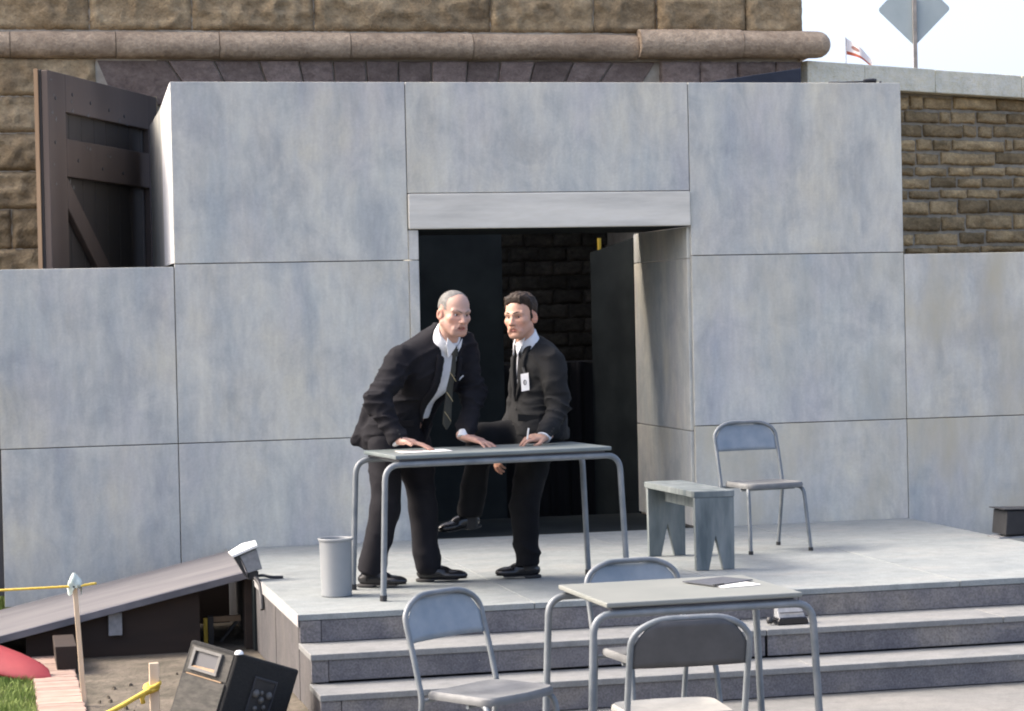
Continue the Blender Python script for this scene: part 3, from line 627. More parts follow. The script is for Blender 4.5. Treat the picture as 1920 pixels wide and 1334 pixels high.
# ---------------------------------------------------------------- lamps
ll = thing('flood_lamp', 'small flood lamp with white flap clamped to the stage edge by the ramp', 'lamp', (-2.16, -1.9, .45))
ax = Vector((.36, -.1, -.93)).normalized()
q = G(); q.prism([(-2.285, -1.86, .600), (-2.275, -1.99, .592), (-2.13, -1.99, .648), (-2.125, -1.86, .662), (-2.20, -1.86, .648)], (-.006, 0, .012)); q.make('flap', 'lamp_top', ll)
q = G(); q.hexa([(-2.19, -1.97, .495), (-2.105, -1.97, .515), (-2.105, -1.87, .515), (-2.19, -1.87, .495), (-2.235, -1.97, .595), (-2.135, -1.97, .632), (-2.135, -1.87, .640), (-2.235, -1.87, .602)]); q.make('housing', 'grey_metal', ll, bevel=.004)
q = G(); q.hexa([(-2.200, -1.975, .47), (-2.192, -1.975, .47), (-2.192, -1.865, .47), (-2.200, -1.865, .47), (-2.285, -1.975, .612), (-2.24, -1.975, .600), (-2.24, -1.865, .606), (-2.285, -1.865, .618)]); q.make('back_plate', 'black_metal', ll)
q = G(); q.box(-2.185, -2.125, -1.95, -1.89, .452, .50); q.make('bracket', 'black_metal', ll, bevel=.004)
q = G(); q.tube(arc_path([(-2.13, -1.92, .47), (-2.10, -1.92, .473), (-2.05, -1.93, .460), (-1.98, -1.93, .457)], .02), .009, 8); q.make('cable', 'black_metal', ll)
q = G(); q.tube(arc_path([(-2.15, -1.99, .47), (-2.128, -2.03, .44), (-2.130, -2.12, .36), (-2.131, -2.15, .30)], .03), .014, 8); q.make('strap', 'black_metal', ll)
ls = thing('flood_lamp', 'small grey and black flood lamp sitting on the upper step', 'lamp', (.46, -3.84, .3))
q = G(); q.hexa([(.385, -3.90, .335), (.535, -3.90, .335), (.535, -3.82, .335), (.385, -3.82, .335), (.395, -3.84, .405), (.528, -3.84, .405), (.528, -3.80, .410), (.395, -3.80, .410)]); q.make('housing', 'grey_metal', ls, bevel=.004)
q = G(); q.box(.395, .525, -3.893, -3.885, .362, .366); q.make('seam', 'black_metal', ls)
q = G(); q.prism([(.375, -3.91, .302), (.548, -3.91, .302), (.548, -3.91, .322), (.536, -3.91, .340), (.388, -3.91, .340), (.378, -3.91, .322)], (0, .09, 0)); q.make('base', 'black_shiny', ls, bevel=.005)
q = G(); q.lathe([(0, -.02), (.014, -.016), (.02, 0), (.014, .016), (0, .02)], (.345, -3.87, .325), 14); q.make('knob', 'black_metal', ls, smooth='all')
q = G(); q.tube([(.355, -3.87, .325), (.39, -3.86, .325)], .006, 6); q.make('cable', 'black_metal', ls)
lr = thing('flood_lamp', 'black boxy flood lamp standing at the right edge of the stage', 'lamp', (2.85, -1.6, .45))
q = G(); q.hexa([(2.735, -1.66, .475), (3.0, -1.60, .465), (3.0, -1.42, .465), (2.735, -1.45, .475), (2.75, -1.66, .632), (3.02, -1.60, .622), (3.02, -1.42, .622), (2.75, -1.45, .632)]); q.make('housing', 'black_metal', lr, bevel=.006)
q = G(); q.prism([(2.72, -1.68, .640), (3.03, -1.62, .628), (3.03, -1.42, .628), (2.72, -1.45, .640)], (0, 0, .006)); q.make('flap', 'black_metal', lr)
q = G(); q.box(2.70, 2.98, -1.64, -1.46, .4515, .462); q.make('base', 'grey_metal', lr)

# ---------------------------------------------------------------- loudspeaker
CS = Vector((-2.513, -4.40, .385))
dS = (CS-CAM_LOC).normalized(); rS = (R2-dS*R2.dot(dS)).normalized(); uS = rS.cross(dS)
e3 = (-rS*.275-uS*.961).normalized(); e1 = (-rS*.672+uS*.2185+dS*.707); e1 = (e1-e3*e1.dot(e3)).normalized(); e2 = e1.cross(e3); e2 = e2 if e2.dot(R2) > 0 else -e2
WA, WB = .34, .44
spk = thing('loudspeaker', 'worn black wedge loudspeaker tilted on the ground by the steps', 'loudspeaker', (CS.x, CS.y, 0))
def L_(a, b, c): return CS+e1*a+e2*b+e3*c
def down(a, b): p = L_(a, b, 0); return p+e3*((p.z-.004)/-e3.z)
q = G(); q.hexa([down(0, 0), down(0, WB), down(WA, WB), down(WA, 0), L_(0, 0, 0), L_(0, WB, 0), L_(WA, WB, 0), L_(WA, 0, 0)]); q.make('cabinet', 'speaker', spk, bevel=.012)
def onfront(nm, mat, a0, a1, c0, c1, out=.006, bev=.002, inn=.0):
    q = G(); q.hexa([L_(a, b, c) for (a, b, c) in [(a0, inn, c1), (a1, inn, c1), (a1, -out, c1), (a0, -out, c1), (a0, inn, c0), (a1, inn, c0), (a1, -out, c0), (a0, -out, c0)]]); return q.make(nm, mat, spk, bevel=bev)
onfront('baffle', 'grille', .022, WA-.022, .022, .155, .004); 
onfront('grille', 'grille', .022, WA-.022, .165, .46, .010)
hx0, hx1, hz0, hz1 = .085, .285, .030, .140
for a0, a1, c0, c1 in ((hx0, hx1, hz0, hz0+.016), (hx0, hx1, hz1-.016, hz1), (hx0, hx0+.02, hz0+.016, hz1-.016), (hx1-.02, hx1, hz0+.016, hz1-.016)): onfront('horn_frame', 'horn', a0, a1, c0, c1, .020)
onfront('horn_throat', 'slate', hx0+.02, hx1-.02, hz0+.016, hz1-.016, .007)
q = G(); q.add([L_(hx0+.02, -.008, hz1-.03), L_(hx1-.02, -.008, hz1-.024), L_(hx1-.02, -.019, hz1-.016), L_(hx0+.02, -.019, hz1-.016)], [(0, 1, 2, 3)]); q.make('horn_lip', 'bare_wood', spk)
onfront('grille_bar', 'bare_wood', .05, WA-.04, .157, .163, .008)
q = G(); q.lathe([(0, .018), (.012, .015), (.02, .006), (.022, -.006)], (0, 0, 0), 16); o = q.make('corner_cap', 'lamp_top', spk, smooth='all', world=False); o.location = L_(.004, .006, .002)-Vector((CS.x, CS.y, 0)); o.scale = (1, 1, .8)
def onside(nm, mat, b0, b1, c0, c1, out=.006, bev=.002):
    q = G(); q.hexa([L_(a, b, c) for (a, b, c) in [(0, b0, c1), (0, b1, c1), (-out, b1, c1), (-out, b0, c1), (0, b0, c0), (0, b1, c0), (-out, b1, c0), (-out, b0, c0)]]); return q.make(nm, mat, spk, bevel=bev)
for b0, b1, c0, c1 in ((.15, .31, .085, .097), (.15, .31, .29, .30), (.15, .16, .097, .29), (.30, .31, .097, .29)): onside('jack_plate_rim', 'slate', b0, b1, c0, c1, .008)
onside('jack_plate', 'black_metal', .16, .30, .097, .29, .003)
for b, c, r in ((.185, .165, .022), (.275, .160, .02), (.23, .19, .018), (.205, .235, .014), (.26, .22, .012), (.22, .155, .012)):
    q = G(); q.lathe([(0, .5*r), (.6*r, .4*r), (r, -.1*r), (r*.9, -.5*r)], (0, 0, 0), 12); o = q.make('connector', 'horn', spk, smooth='all', world=False); o.location = L_(-.01, b, c)-Vector((CS.x, CS.y, 0)); o.rotation_euler = (-e1).to_track_quat('Z', 'Y').to_euler()

# ---------------------------------------------------------------- stakes, rope, odds and ends at left
s1 = thing('wooden_stake', 'thin wooden stake with pale cloth tied on top, left of the ramp', 'stake', (-3.20, -3.31, 0))
q = G(); q.hexa([(-3.212, -3.322, -.02), (-3.186, -3.322, -.02), (-3.186, -3.298, -.02), (-3.212, -3.298, -.02), (-3.252, -3.452, .66), (-3.228, -3.452, .66), (-3.228, -3.43, .66), (-3.252, -3.43, .66)]); q.make('post', 'pale_wood', s1, bevel=.002)
vs = []; n = 18
for j in range(9):
    v = j/8; r = .004+.034*math.sin(min(1, v*1.3)*math.pi*.5)*(1-.15*v)
    for k in range(n):
        a = 2*math.pi*k/n; rr = r*(1+.22*math.sin(a*3+v*5)+.12*math.sin(a*7-v*9)); vs.append((-3.243+rr*math.cos(a)+.010*v, -3.442+rr*math.sin(a), .70-.085*v-(.03*math.sin(a*2+1) if j == 8 else 0)))
fs = [(j*n+k, j*n+(k+1) % n, (j+1)*n+(k+1) % n, (j+1)*n+k) for j in range(8) for k in range(n)]+[tuple(range(n))]
q = G(); q.add(vs, fs); q.make('cloth', 'cap_cloth', s1, smooth='all')
q = G(); q.tube([(-3.24+.018*math.cos(a), -3.445+.018*math.sin(a), .632) for a in np.linspace(0, 6.283, 17)], .007, 6, False); q.make('binding', 'black_metal', s1)
s2 = thing('wooden_stake', 'short pale wooden stake with yellow rope knotted round it', 'stake', (-2.88, -3.9, 0))
q = G(); q.box(-2.905, -2.857, -3.912, -3.888, -.02, .285); q.make('post', 'pale_wood', s2, bevel=.003)
def rope(name, label, path, r=.009):
    P = arc_path(path, .08, 5); q = G(); q.tube(P, r, 8)
    return tag(q.make(name, 'yellow', smooth='all'), label, 'rope')
rope('rope', 'thin taut yellow rope tied to the cloth-topped stake', [(-5.6, -3.5, .60), (-4.5, -3.47, .625), (-3.26, -3.452, .633), (-3.22, -3.47, .633), (-3.17, -3.46, .640), (-3.13, -3.45, .642)], .0062)
r2 = thing('rope', 'thick yellow rope running from the short stake to the lower left', 'rope', (-2.9, -3.9, .15))
q = G(); q.tube(arc_path([(-2.89, -3.925, .165), (-2.96, -3.95, .135), (-3.08, -4.02, .085), (-3.22, -4.10, .045), (-3.6, -4.4, .012), (-4.2, -4.8, .010)], .1, 5), .0125, 8); q.make('strand', 'yellow', r2, smooth='all')
for k, (dx, dz, rr) in enumerate(((0, 0, .034), (.02, .012, .034), (-.02, -.022, .026))):
    q = G(); q.tube([(-2.895+dx*.4+rr*math.cos(a)*.95, -3.9+(rr+.004)*math.sin(a)*.8, .165+dz+.01*math.sin(a+k)) for a in np.linspace(0, 6.283, 19)], .011, 7, False); q.make('knot', 'yellow', r2, smooth='all')
q = G(); q.tube([(-2.93, -3.935, .15), (-2.945, -3.945, .12), (-2.94, -3.94, .095)], .012, 7); q.make('tail', 'yellow', r2, smooth='all')
# red hull-shaped plastic shell lying under the ramp end
rd = thing('red_plastic_shell', 'red rounded plastic shell lying under the low end of the ramp', 'plastic shell', (-3.5, -2.25, 0))
vs = []; n = 20; m_ = 22
for i in range(m_+1):
    u = -1+2*i/m_; w = (1-abs(u)**2.6)**.5 if abs(u) < 1 else 0.
    for k in range(n):
        a = 2*math.pi*k/n; ca, sa = math.cos(a), math.sin(a)
        x = u*.52; y = .16*w*ca; z = .085*w*(sa if sa > -.35 else -.35)
        vs.append((x, y, z))
fs = [(i*n+k, i*n+(k+1) % n, (i+1)*n+(k+1) % n, (i+1)*n+k) for i in range(m_) for k in range(n)]
q = G(); q.add(vs, fs); o = q.make('shell', 'red', rd, smooth='all', world=False); o.location = (-.28, .06, .155); o.scale = (1.0, .7, .42); o.rotation_euler = (math.radians(30), math.radians(15), math.radians(-29))
q = G(); q.tube([(-3.99, -2.02, .195), (-3.74, -2.14, .165), (-3.40, -2.34, .085)], .010, 6); q.make('seam_rib', 'red', rd, smooth='all')
# short board standing behind the stake
q = G(); q.prism([(-3.30, -2.2, .0), (-3.19, -2.2, .0), (-3.19, -2.2, .155), (-3.31, -2.2, .155)], (0, .5, 0))
tag(q.make('wooden_box', 'dark_wood', bevel=.004), 'low rough wooden box standing behind the cloth-topped stake', 'box')
sw = thing('sawhorse', 'small yellow and black trestle in the shade beneath the ramp', 'trestle', (-2.3, -1.3, 0))
q = G(); q.box(-2.395, -2.37, -1.32, -1.295, 0, .16); q.make('leg', 'yellow_paint', sw, bevel=.003)
q = G(); q.box(-2.368, -2.335, -1.33, -1.29, 0, .17); q.make('leg', 'black_metal', sw)
q = G(); q.box(-2.334, -2.17, -1.33, -1.29, .135, .168); q.make('beam', 'bare_wood', sw)
q = G(); q.tube([(-2.19, -1.31, .133), (-2.29, -1.31, .01)], .012, 6); q.make('strut', 'black_metal', sw)
# brick edging path
bp = bpy.data.objects.new('brick_path', None); COL.objects.link(bp); bp['kind'] = 'structure'; bp.location = (-3.32, -3.5, 0)
bms = []
for k in range(4):
    q = G(); q.box(-.117, .117, -.037, .037, -.03, .022+.001*k); o = q.make('brick', 'brick_pink', bp, bevel=.005, world=False); o.location = (0, -1.5-.08*(k+1), 0); bms.append(o.data)
for k in range(44):
    o = place(bms[rnd.randrange(4)], 'brick', None, bp, (rnd.uniform(-.006, .006), -1.42+.0762*k, rnd.uniform(-.0015, .0015))); o.rotation_euler = (rnd.uniform(-.008, .008), rnd.uniform(-.008, .008), rnd.uniform(-.006, .006))
# lawn
vs = []; fs = []
def blade(x, y, h, w):
    a = rnd.uniform(0, 6.283); lx, ly = rnd.gauss(0, .35)*h, rnd.gauss(0, .35)*h; c, s = math.cos(a)*w, math.sin(a)*w; k = len(vs)
    vs.extend([(x-c, y-s, -.004), (x+c, y+s, -.004), (x+lx*.4+c*.7, y+ly*.4+s*.7, h*.6), (x+lx*.4-c*.7, y+ly*.4-s*.7, h*.6), (x+lx, y+ly, h)])
    fs.extend([(k, k+1, k+2, k+3), (k+3, k+2, k+4)])
for i in range(26000):
    x = -3.445-abs(rnd.gauss(0, .55)) if i % 3 else rnd.uniform(-6, -3.445); blade(x, rnd.uniform(-6, -1.95), rnd.uniform(.02, .055), .0022)
for i in range(6000): blade(rnd.uniform(-4.5, -3.2), rnd.uniform(.25, 2.0), rnd.uniform(.03, .09), .003)
q = G(); q.v = vs; q.f = fs; lawn = q.make('grass', 'grass', recalc=False); lawn['kind'] = 'stuff'; tag(lawn, 'short sunlit green grass beside the brick edging', 'grass')
# rubbish and stones on the dirt
q = G()
for k in range(36):
    x, y = rnd.uniform(-3.15, -2.45), rnd.uniform(-4.3, -2.4); r = rnd.uniform(.006, .018); a0 = rnd.random()*6
    q.add([(x+r*math.cos(a0+a)*rnd.uniform(.7, 1.2), y+r*math.sin(a0+a)*rnd.uniform(.7, 1.2), -.005) for a in (0, 1.25, 2.5, 3.75, 5.0)]+[(x+r*.5*math.cos(a0+a+.4), y+r*.5*math.sin(a0+a+.4), r*rnd.uniform(.5, .9)) for a in (0, 1.25, 2.5, 3.75, 5.0)], [(j, (j+1) % 5, 5+(j+1) % 5, 5+j) for j in range(5)]+[(5, 6, 7, 8, 9)])
o = q.make('gravel', 'dirt'); o['kind'] = 'stuff'; tag(o, 'loose pebbles and crumbs scattered on the bare dirt', 'gravel')

# ================================================================== PEOPLE (signed distance modelling)
V3 = lambda *a: np.array(a, float)
def nrm(v): return v/np.linalg.norm(v)
def cone(P, a, b, r1, r2):
    a = np.asarray(a, float); b = np.asarray(b, float); ab = b-a; t = np.clip(((P-a)@ab)/(ab@ab), 0, 1)
    return np.linalg.norm(P-(a+t[:, None]*ab), axis=1)-(r1+(r2-r1)*t)
def ell(P, c, r, A=None):
    q = P-np.asarray(c, float)
    if A is not None: q = q@A.T
    r = np.asarray(r, float); k0 = np.linalg.norm(q/r, axis=1); k1 = np.linalg.norm(q/(r*r), axis=1)
    return k0*(k0-1)/np.maximum(k1, 1e-9)
def rbox(P, c, h, rad, A=None):
    q = P-np.asarray(c, float)
    if A is not None: q = q@A.T
    d = np.abs(q)-(np.asarray(h, float)-rad)
    return np.linalg.norm(np.maximum(d, 0), axis=1)+np.minimum(d.max(axis=1), 0)-rad
def smin(a, b, k):
    h = np.clip(.5+.5*(b-a)/k, 0, 1); return b+(a-b)*h-k*h*(1-h)
def smax(a, b, k): return -smin(-a, -b, k)
def uni(k, *ds):
    d = ds[0]
    for e in ds[1:]: d = smin(d, e, k)
    return d
def fbm(P, s, seed=0): return .6*vnoise(P*s, seed)+.3*vnoise(P*s*2.1, seed+1)+.15*vnoise(P*s*4.3, seed+2)

def ridge(P, axis, s, seed, k=1.7):
    """sharp creases that run across the given axis"""
    a = np.asarray(axis, float); a = a/np.linalg.norm(a); Q = (P+np.outer((P@a)*k, a))*s
    Q = Q+.35*np.stack([vnoise(P*s*.8, seed+7), vnoise(P*s*.8, seed+8), vnoise(P*s*.8, seed+9)], 1)
    n_ = vnoise(Q, seed); return 1-2*np.sqrt(np.abs(n_)+.0004)

def surface_net(fn, lo, hi, h):
    lo = np.asarray(lo, float); n = [int(math.ceil((b-a)/h))+1 for a, b in zip(lo, hi)]
    ax = [lo[i]+h*np.arange(n[i]) for i in range(3)]
    X, Y, Z = np.meshgrid(*ax, indexing='ij'); P = np.stack([X.ravel(), Y.ravel(), Z.ravel()], 1)
    # coarse pass first, fine values only where the surface can be
    K_ = 4; cn = [int(math.ceil((m-1)/K_))+1 for m in n]; cax = [lo[i]+h*K_*np.arange(cn[i]) for i in range(3)]
    cX = np.stack([a.ravel() for a in np.meshgrid(*cax, indexing='ij')], 1); cv = fn(cX).reshape(cn)
    near = np.abs(cv) < h*K_*2.0; ri = [np.minimum((np.arange(n[i])+K_//2)//K_, cn[i]-1) for i in range(3)]
    pick = np.ix_(*ri); out = np.where(cv[pick] < 0, -1., 1.).ravel(); sel = np.nonzero(near[pick].ravel())[0]
    for i in range(0, len(sel), 200000): j = sel[i:i+200000]; out[j] = fn(P[j])
    v = out.reshape(n); ins = v < 0
    c = [m-1 for m in n]; acc = np.zeros(c+[3]); cnt = np.zeros(c)
    off = [(0, 0, 0), (1, 0, 0), (0, 1, 0), (1, 1, 0), (0, 0, 1), (1, 0, 1), (0, 1, 1), (1, 1, 1)]
    sl_ = lambda o: tuple(slice(o[i], o[i]+c[i]) for i in range(3))
    for a in off:
        for d in range(3):
            if a[d] == 0:
                b = tuple(a[i]+(1 if i == d else 0) for i in range(3)); va, vb = v[sl_(a)], v[sl_(b)]; m = (va < 0) != (vb < 0)
                t = np.where(m, va/np.where(m, va-vb, 1), 0)
                for i in range(3): acc[..., i] += np.where(m, a[i]+(t if i == d else 0), 0)
                cnt += m
    act = cnt > 0; idx = -np.ones(c, np.int64); idx[act] = np.arange(act.sum())
    base = np.stack(np.nonzero(act), 1); pts = lo+h*(base+acc[act]/cnt[act][:, None])
    faces = []
    for d in range(3):
        u, w = (d+1) % 3, (d+2) % 3
        a = [slice(None)]*3; b = [slice(None)]*3; a[d] = slice(0, n[d]-1); b[d] = slice(1, n[d])
        A, Bm = ins[tuple(a)], ins[tuple(b)]; ch = A != Bm
        I = np.stack(np.nonzero(ch), 1); ok = (I[:, u] > 0) & (I[:, w] > 0) & (I[:, u] < c[u]) & (I[:, w] < c[w]); I = I[ok]
        fl_ = A[tuple(I.T)]
        def cell(du, dw): J = I.copy(); J[:, u] -= du; J[:, w] -= dw; return idx[tuple(J.T)]
        q = np.stack([cell(1, 1), cell(0, 1), cell(0, 0), cell(1, 0)], 1); q[~fl_] = q[~fl_][:, ::-1]; faces.append(q)
    return pts, np.concatenate(faces)
def mesh_np(name, pts, faces, mat, parent, cols=None):
    off = np.array(origin_of(parent)) if parent is not None else np.zeros(3)
    me = bpy.data.meshes.new(name); pts = pts-off
    me.vertices.add(len(pts)); me.vertices.foreach_set('co', pts.ravel())
    me.loops.add(faces.size); me.loops.foreach_set('vertex_index', faces.ravel().astype(np.int32))
    me.polygons.add(len(faces)); me.polygons.foreach_set('loop_start', np.arange(0, faces.size, faces.shape[1], dtype=np.int32))
    me.polygons.foreach_set('use_smooth', np.ones(len(faces), bool))
    me.update(); me.validate()
    if cols is not None:
        ca = me.color_attributes.new('tone', 'FLOAT_COLOR', 'POINT'); ca.data.foreach_set('color', np.concatenate([cols, np.ones((len(cols), 1))], 1).ravel())
    return place(me, name, MT[mat] if isinstance(mat, str) else mat, parent)
def sdf_obj(name, fn, lo, hi, h, mat, parent, colfn=None):
    p, f = surface_net(fn, lo, hi, h); return mesh_np(name, p, f, mat, parent, None if colfn is None else colfn(p))
def march(fn, o, d, far=2.0, tol=.0008):
    o = np.asarray(o, float); d = nrm(np.asarray(d, float)); t = 0.
    for _ in range(160):
        s = float(fn((o+d*t)[None])[0])
        if s < tol: break
        t += max(s*.7, .0006)
        if t > far: return None
    return o+d*t

def mat_cloth(name, c1, c2, weave=.25, rough=.88):
    m = Mat(name, rough, 0, .14 if c1[0] < .1 else .3); f = m.noise(5, 5); w = m.noise(260, 2); g_ = m.noise(28, 4)
    c = m.ramp(f, (.3, c1), (.7, c2)); c = m.mix(c, m.ramp(w, (.3, (.3, .3, .3)), (.7, (.7, .7, .7))), weave, 'OVERLAY'); m.color(c)
    m.bump(g_, .22, .006)
    return m.m
MT['suit1'] = mat_cloth('charcoal_navy_wool', (.007, .007, .0092), (.016, .0155, .018)); MT['suit2'] = mat_cloth('charcoal_wool', (.012, .0125, .0128), (.020, .0205, .021))
MT['suit3'] = mat_cloth('black_wool', (.0045, .0048, .0058), (.010, .0105, .0115)); MT['shirt'] = mat_cloth('white_cotton', (.60, .62, .64), (.70, .71, .72), .1); MT['tie1'] = mat_cloth('olive_striped_silk', (.030, .030, .024), (.045, .044, .035), .2, .55); MT['tie2'] = mat_cloth('black_silk', (.01, .01, .012), (.018, .018, .02), .1, .5)
MT['gold'] = simple('gold_stripe', (.30, .24, .12), (.40, .33, .17), rough=.6)
MT['shoe'] = Mat('polished_black_leather', .22, 0, .5).color((.009, .009, .010)).m
MT['lace'] = simple('black_laces', (.012, .012, .012), (.02, .02, .02), rough=.8)
def mat_skin(name):
    m = Mat(name, .55, 0, .35); a = m.n('ShaderNodeVertexColor', layer_name='tone'); n_ = m.noise(60, 4); b = m.noise(9, 3)
    c = m.mix(a.outputs[0], m.ramp(b, (.3, (.36, .41, .43)), (.7, (.62, .55, .53))), .6, 'OVERLAY'); m.color(c); m.bump(n_, .25, .003)
    m.b.inputs['Subsurface Weight'].default_value = .05; m.b.inputs['Subsurface Radius'].default_value = (.012, .005, .003); m.b.inputs['Subsurface Scale'].default_value = .6
    return m.m
MT['skin'] = mat_skin('skin'); 
MT['eye'] = simple('eye_white', (.62, .60, .57), (.66, .64, .61), rough=.25, bump=0); MT['iris'] = simple('dark_iris', (.03, .022, .016), (.05, .035, .025), rough=.15, bump=0)
MT['hair1'] = simple('cropped_grey_hair', (.09, .087, .08), (.18, .175, .16), scale=40, stretch=(1, 1, 1), rough=.8, bump=.7, dist=.004)
def mat_hair2():
    m = Mat('brown_combed_hair', .6, 0, .2); f = m.noise(16, 5, (1, .35, 1), distort=1.2)
    m.color(m.ramp(f, (.3, (.010, .0065, .0042)), (.7, (.042, .028, .018)))); m.bump(m.noise(34, 4, (1.6, .25, 1.6), distort=1.0), .9, .006); return m.m
MT['hair2'] = mat_hair2(); MT['brow2'] = simple('dark_brow', (.03, .02, .013), (.05, .035, .024), rough=.8); MT['brow1'] = simple('grey_brow', (.13, .10, .08), (.20, .155, .12), rough=.8)
MT['badge'] = simple('white_badge', (.78, .78, .76), (.82, .82, .8), rough=.4, bump=0)

def frame(yaw, pitch=0., roll=0.):
    """columns: person's left side, forward, up. yaw 0 faces -Y (the viewer), positive turns towards +X; pitch>0 nods down; roll>0 tips towards his left"""
    f = V3(math.sin(yaw), -math.cos(yaw), 0); l = V3(math.cos(yaw), math.sin(yaw), 0); u = V3(0, 0, 1)
    f2 = f*math.cos(pitch)-u*math.sin(pitch); u2 = u*math.cos(pitch)+f*math.sin(pitch)
    l3 = l*math.cos(roll)-u2*math.sin(roll); u3 = u2*math.cos(roll)+l*math.sin(roll)
    return np.stack([l3, f2, u3], 1)

# ---- head: cm units, x = his left, y = forward, z = up, eyes about z=0
def head_sdf(Q, open_=0., thick=1.0):
    X = Q.copy(); S = X.copy(); S[:, 0] = np.abs(S[:, 0])
    d = ell(X, (0, -1.0, 3.6), (7.5, 9.5, 8.0))
    d = smin(d, ell(X, (0, 2.5, -2.4), (6.3, 6.7, 8.2)), 2.2)
    d = smin(d, cone(S, (5.1*thick, .2, -5.0), (2.4*thick, 5.9, -9.2), 2.0*thick, 1.9*thick), 2.0)
    d = smin(d, ell(X, (0, 6.5, -9.5), (2.7*thick, 2.0, 1.9)), 1.4)
    d = smin(d, ell(S, (4.3, 5.2, -2.0), (2.3, 2.2, 1.8)), 1.6)
    d = smin(d, cone(S, (.5, 8.3, 1.75), (4.6, 6.6, 2.1), 1.1, 1.0), 1.0)             # brow ridge
    d = smin(d, cone(S, (1.2, 8.4, -5.4), (3.1, 7.2, -7.2), 1.0, 1.2), 1.2)           # muzzle
    d = smax(d, -ell(S, (3.15, 9.3, .1), (2.1, 2.5, 1.25)), .9)                      # eye sockets
    d = smin(d, cone(S, (1.6, 7.3, -.62), (4.4, 6.3, -.5), .45, .45), .5)            # lower lids
    d = smin(d, cone(S, (1.5, 7.75, .72), (4.5, 6.55, .78), .5, .5), .4)              # upper lids
    d = smax(d, -cone(S, (1.9, 9.4, -3.6), (3.3, 8.3, -6.6), .28, .22), .5)                # creases beside the mouth
    for zz in (4.6, 5.7): d = d+.06*np.exp(-((Q[:, 2]-zz-.1*np.cos(Q[:, 0]*.9))/.16)**2)*(np.abs(Q[:, 0]) < 4.5)*(Q[:, 1] > 4)
    d = d+.10*np.exp(-((S[:, 0]-.75)/.2)**2)*np.exp(-((Q[:, 2]-2.3)/.8)**2)*(Q[:, 1] > 6)
    d = smin(d, cone(X, (0, 8.2, 1.0), (0, 10.3, -3.0), .75, 1.05), .7)               # nose
    d = smin(d, ell(X, (0, 10.4, -3.2), (1.25, 1.15, 1.0)), .5)
    d = smin(d, ell(S, (1.25, 9.25, -3.5), (.85, 1.1, .8)), .45)
    d = smax(d, -ell(S, (.65, 10.0, -4.35), (.42, .7, .42)), .25)
    d = smin(d, cone(S, (0, 8.85, -5.75+.1*open_), (2.3, 7.7, -6.15), .38, .2), .5)
    d = smin(d, cone(S, (0, 8.7, -7.1-.9*open_), (1.9, 7.7, -6.7-.3*open_), .46, .22), .5)
    d = smax(d, -ell(X, (0, 8.9, -6.42-.35*open_), (1.9, 1.5, .14+.55*open_)), .2)
    e = ell(S, (7.7, -1.0, -1.0), (.95, 2.1, 3.1), np.array([[.92, .38, 0], [-.38, .92, .0], [0, 0, 1.]]))
    e = smax(e, -ell(S, (8.6, -.4, -.8), (.7, 1.1, 1.7)), .4)
    d = smin(d, e, .5)
    d = smin(d, cone(X, (0, -2.4, -5.0), (0, -4.2, -14.5), 5.1*thick, 5.2*thick), 1.8)
    return d
def skin_cols(Q, base, stub, lip, brow=None):
    n = len(Q); c = np.tile(np.array(base), (n, 1)); ax_ = np.abs(Q[:, 0])
    def blend(w, col): 
        nonlocal c; w = np.clip(w, 0, 1)[:, None]; c = c*(1-w)+np.array(col)*w
    blend(.55*np.exp(-((ax_-3.9)**2/4+(Q[:, 2]+3)**2/6))*(Q[:, 1] > 3), (base[0]*.98, base[1]*.74, base[2]*.70))
    blend(.5*np.exp(-(ax_**2/2.5+(Q[:, 2]+3.4)**2/2.5))*(Q[:, 1] > 8), (base[0]*.95, base[1]*.72, base[2]*.68))
    blend(stub*np.clip((-4.0-Q[:, 2])/2.5, 0, 1)*(Q[:, 2] > -13)*(Q[:, 1] > 0)*np.clip((Q[:, 1]+1)/4, 0, 1), (base[0]*.60, base[1]*.58, base[2]*.60))
    blend(.9*np.exp(-((Q[:, 2]+6.5+.3)**2/1.1))*(ax_ < 2.2)*np.clip((2.3-ax_)/.5, 0, 1)*(Q[:, 1] > 7.9), lip)
    blend(.7*np.exp(-((ax_-3.1)**2/2.6+(Q[:, 2]-.2)**2/1.1))*(Q[:, 1] > 5), (base[0]*.50, base[1]*.38, base[2]*.36))  # eye socket shading painted into the skin colour
    blend(.55*((ax_ > 7.0) & (Q[:, 2] > -5) & (Q[:, 2] < 3)), (base[0]*.98, base[1]*.70, base[2]*.64))
    return c

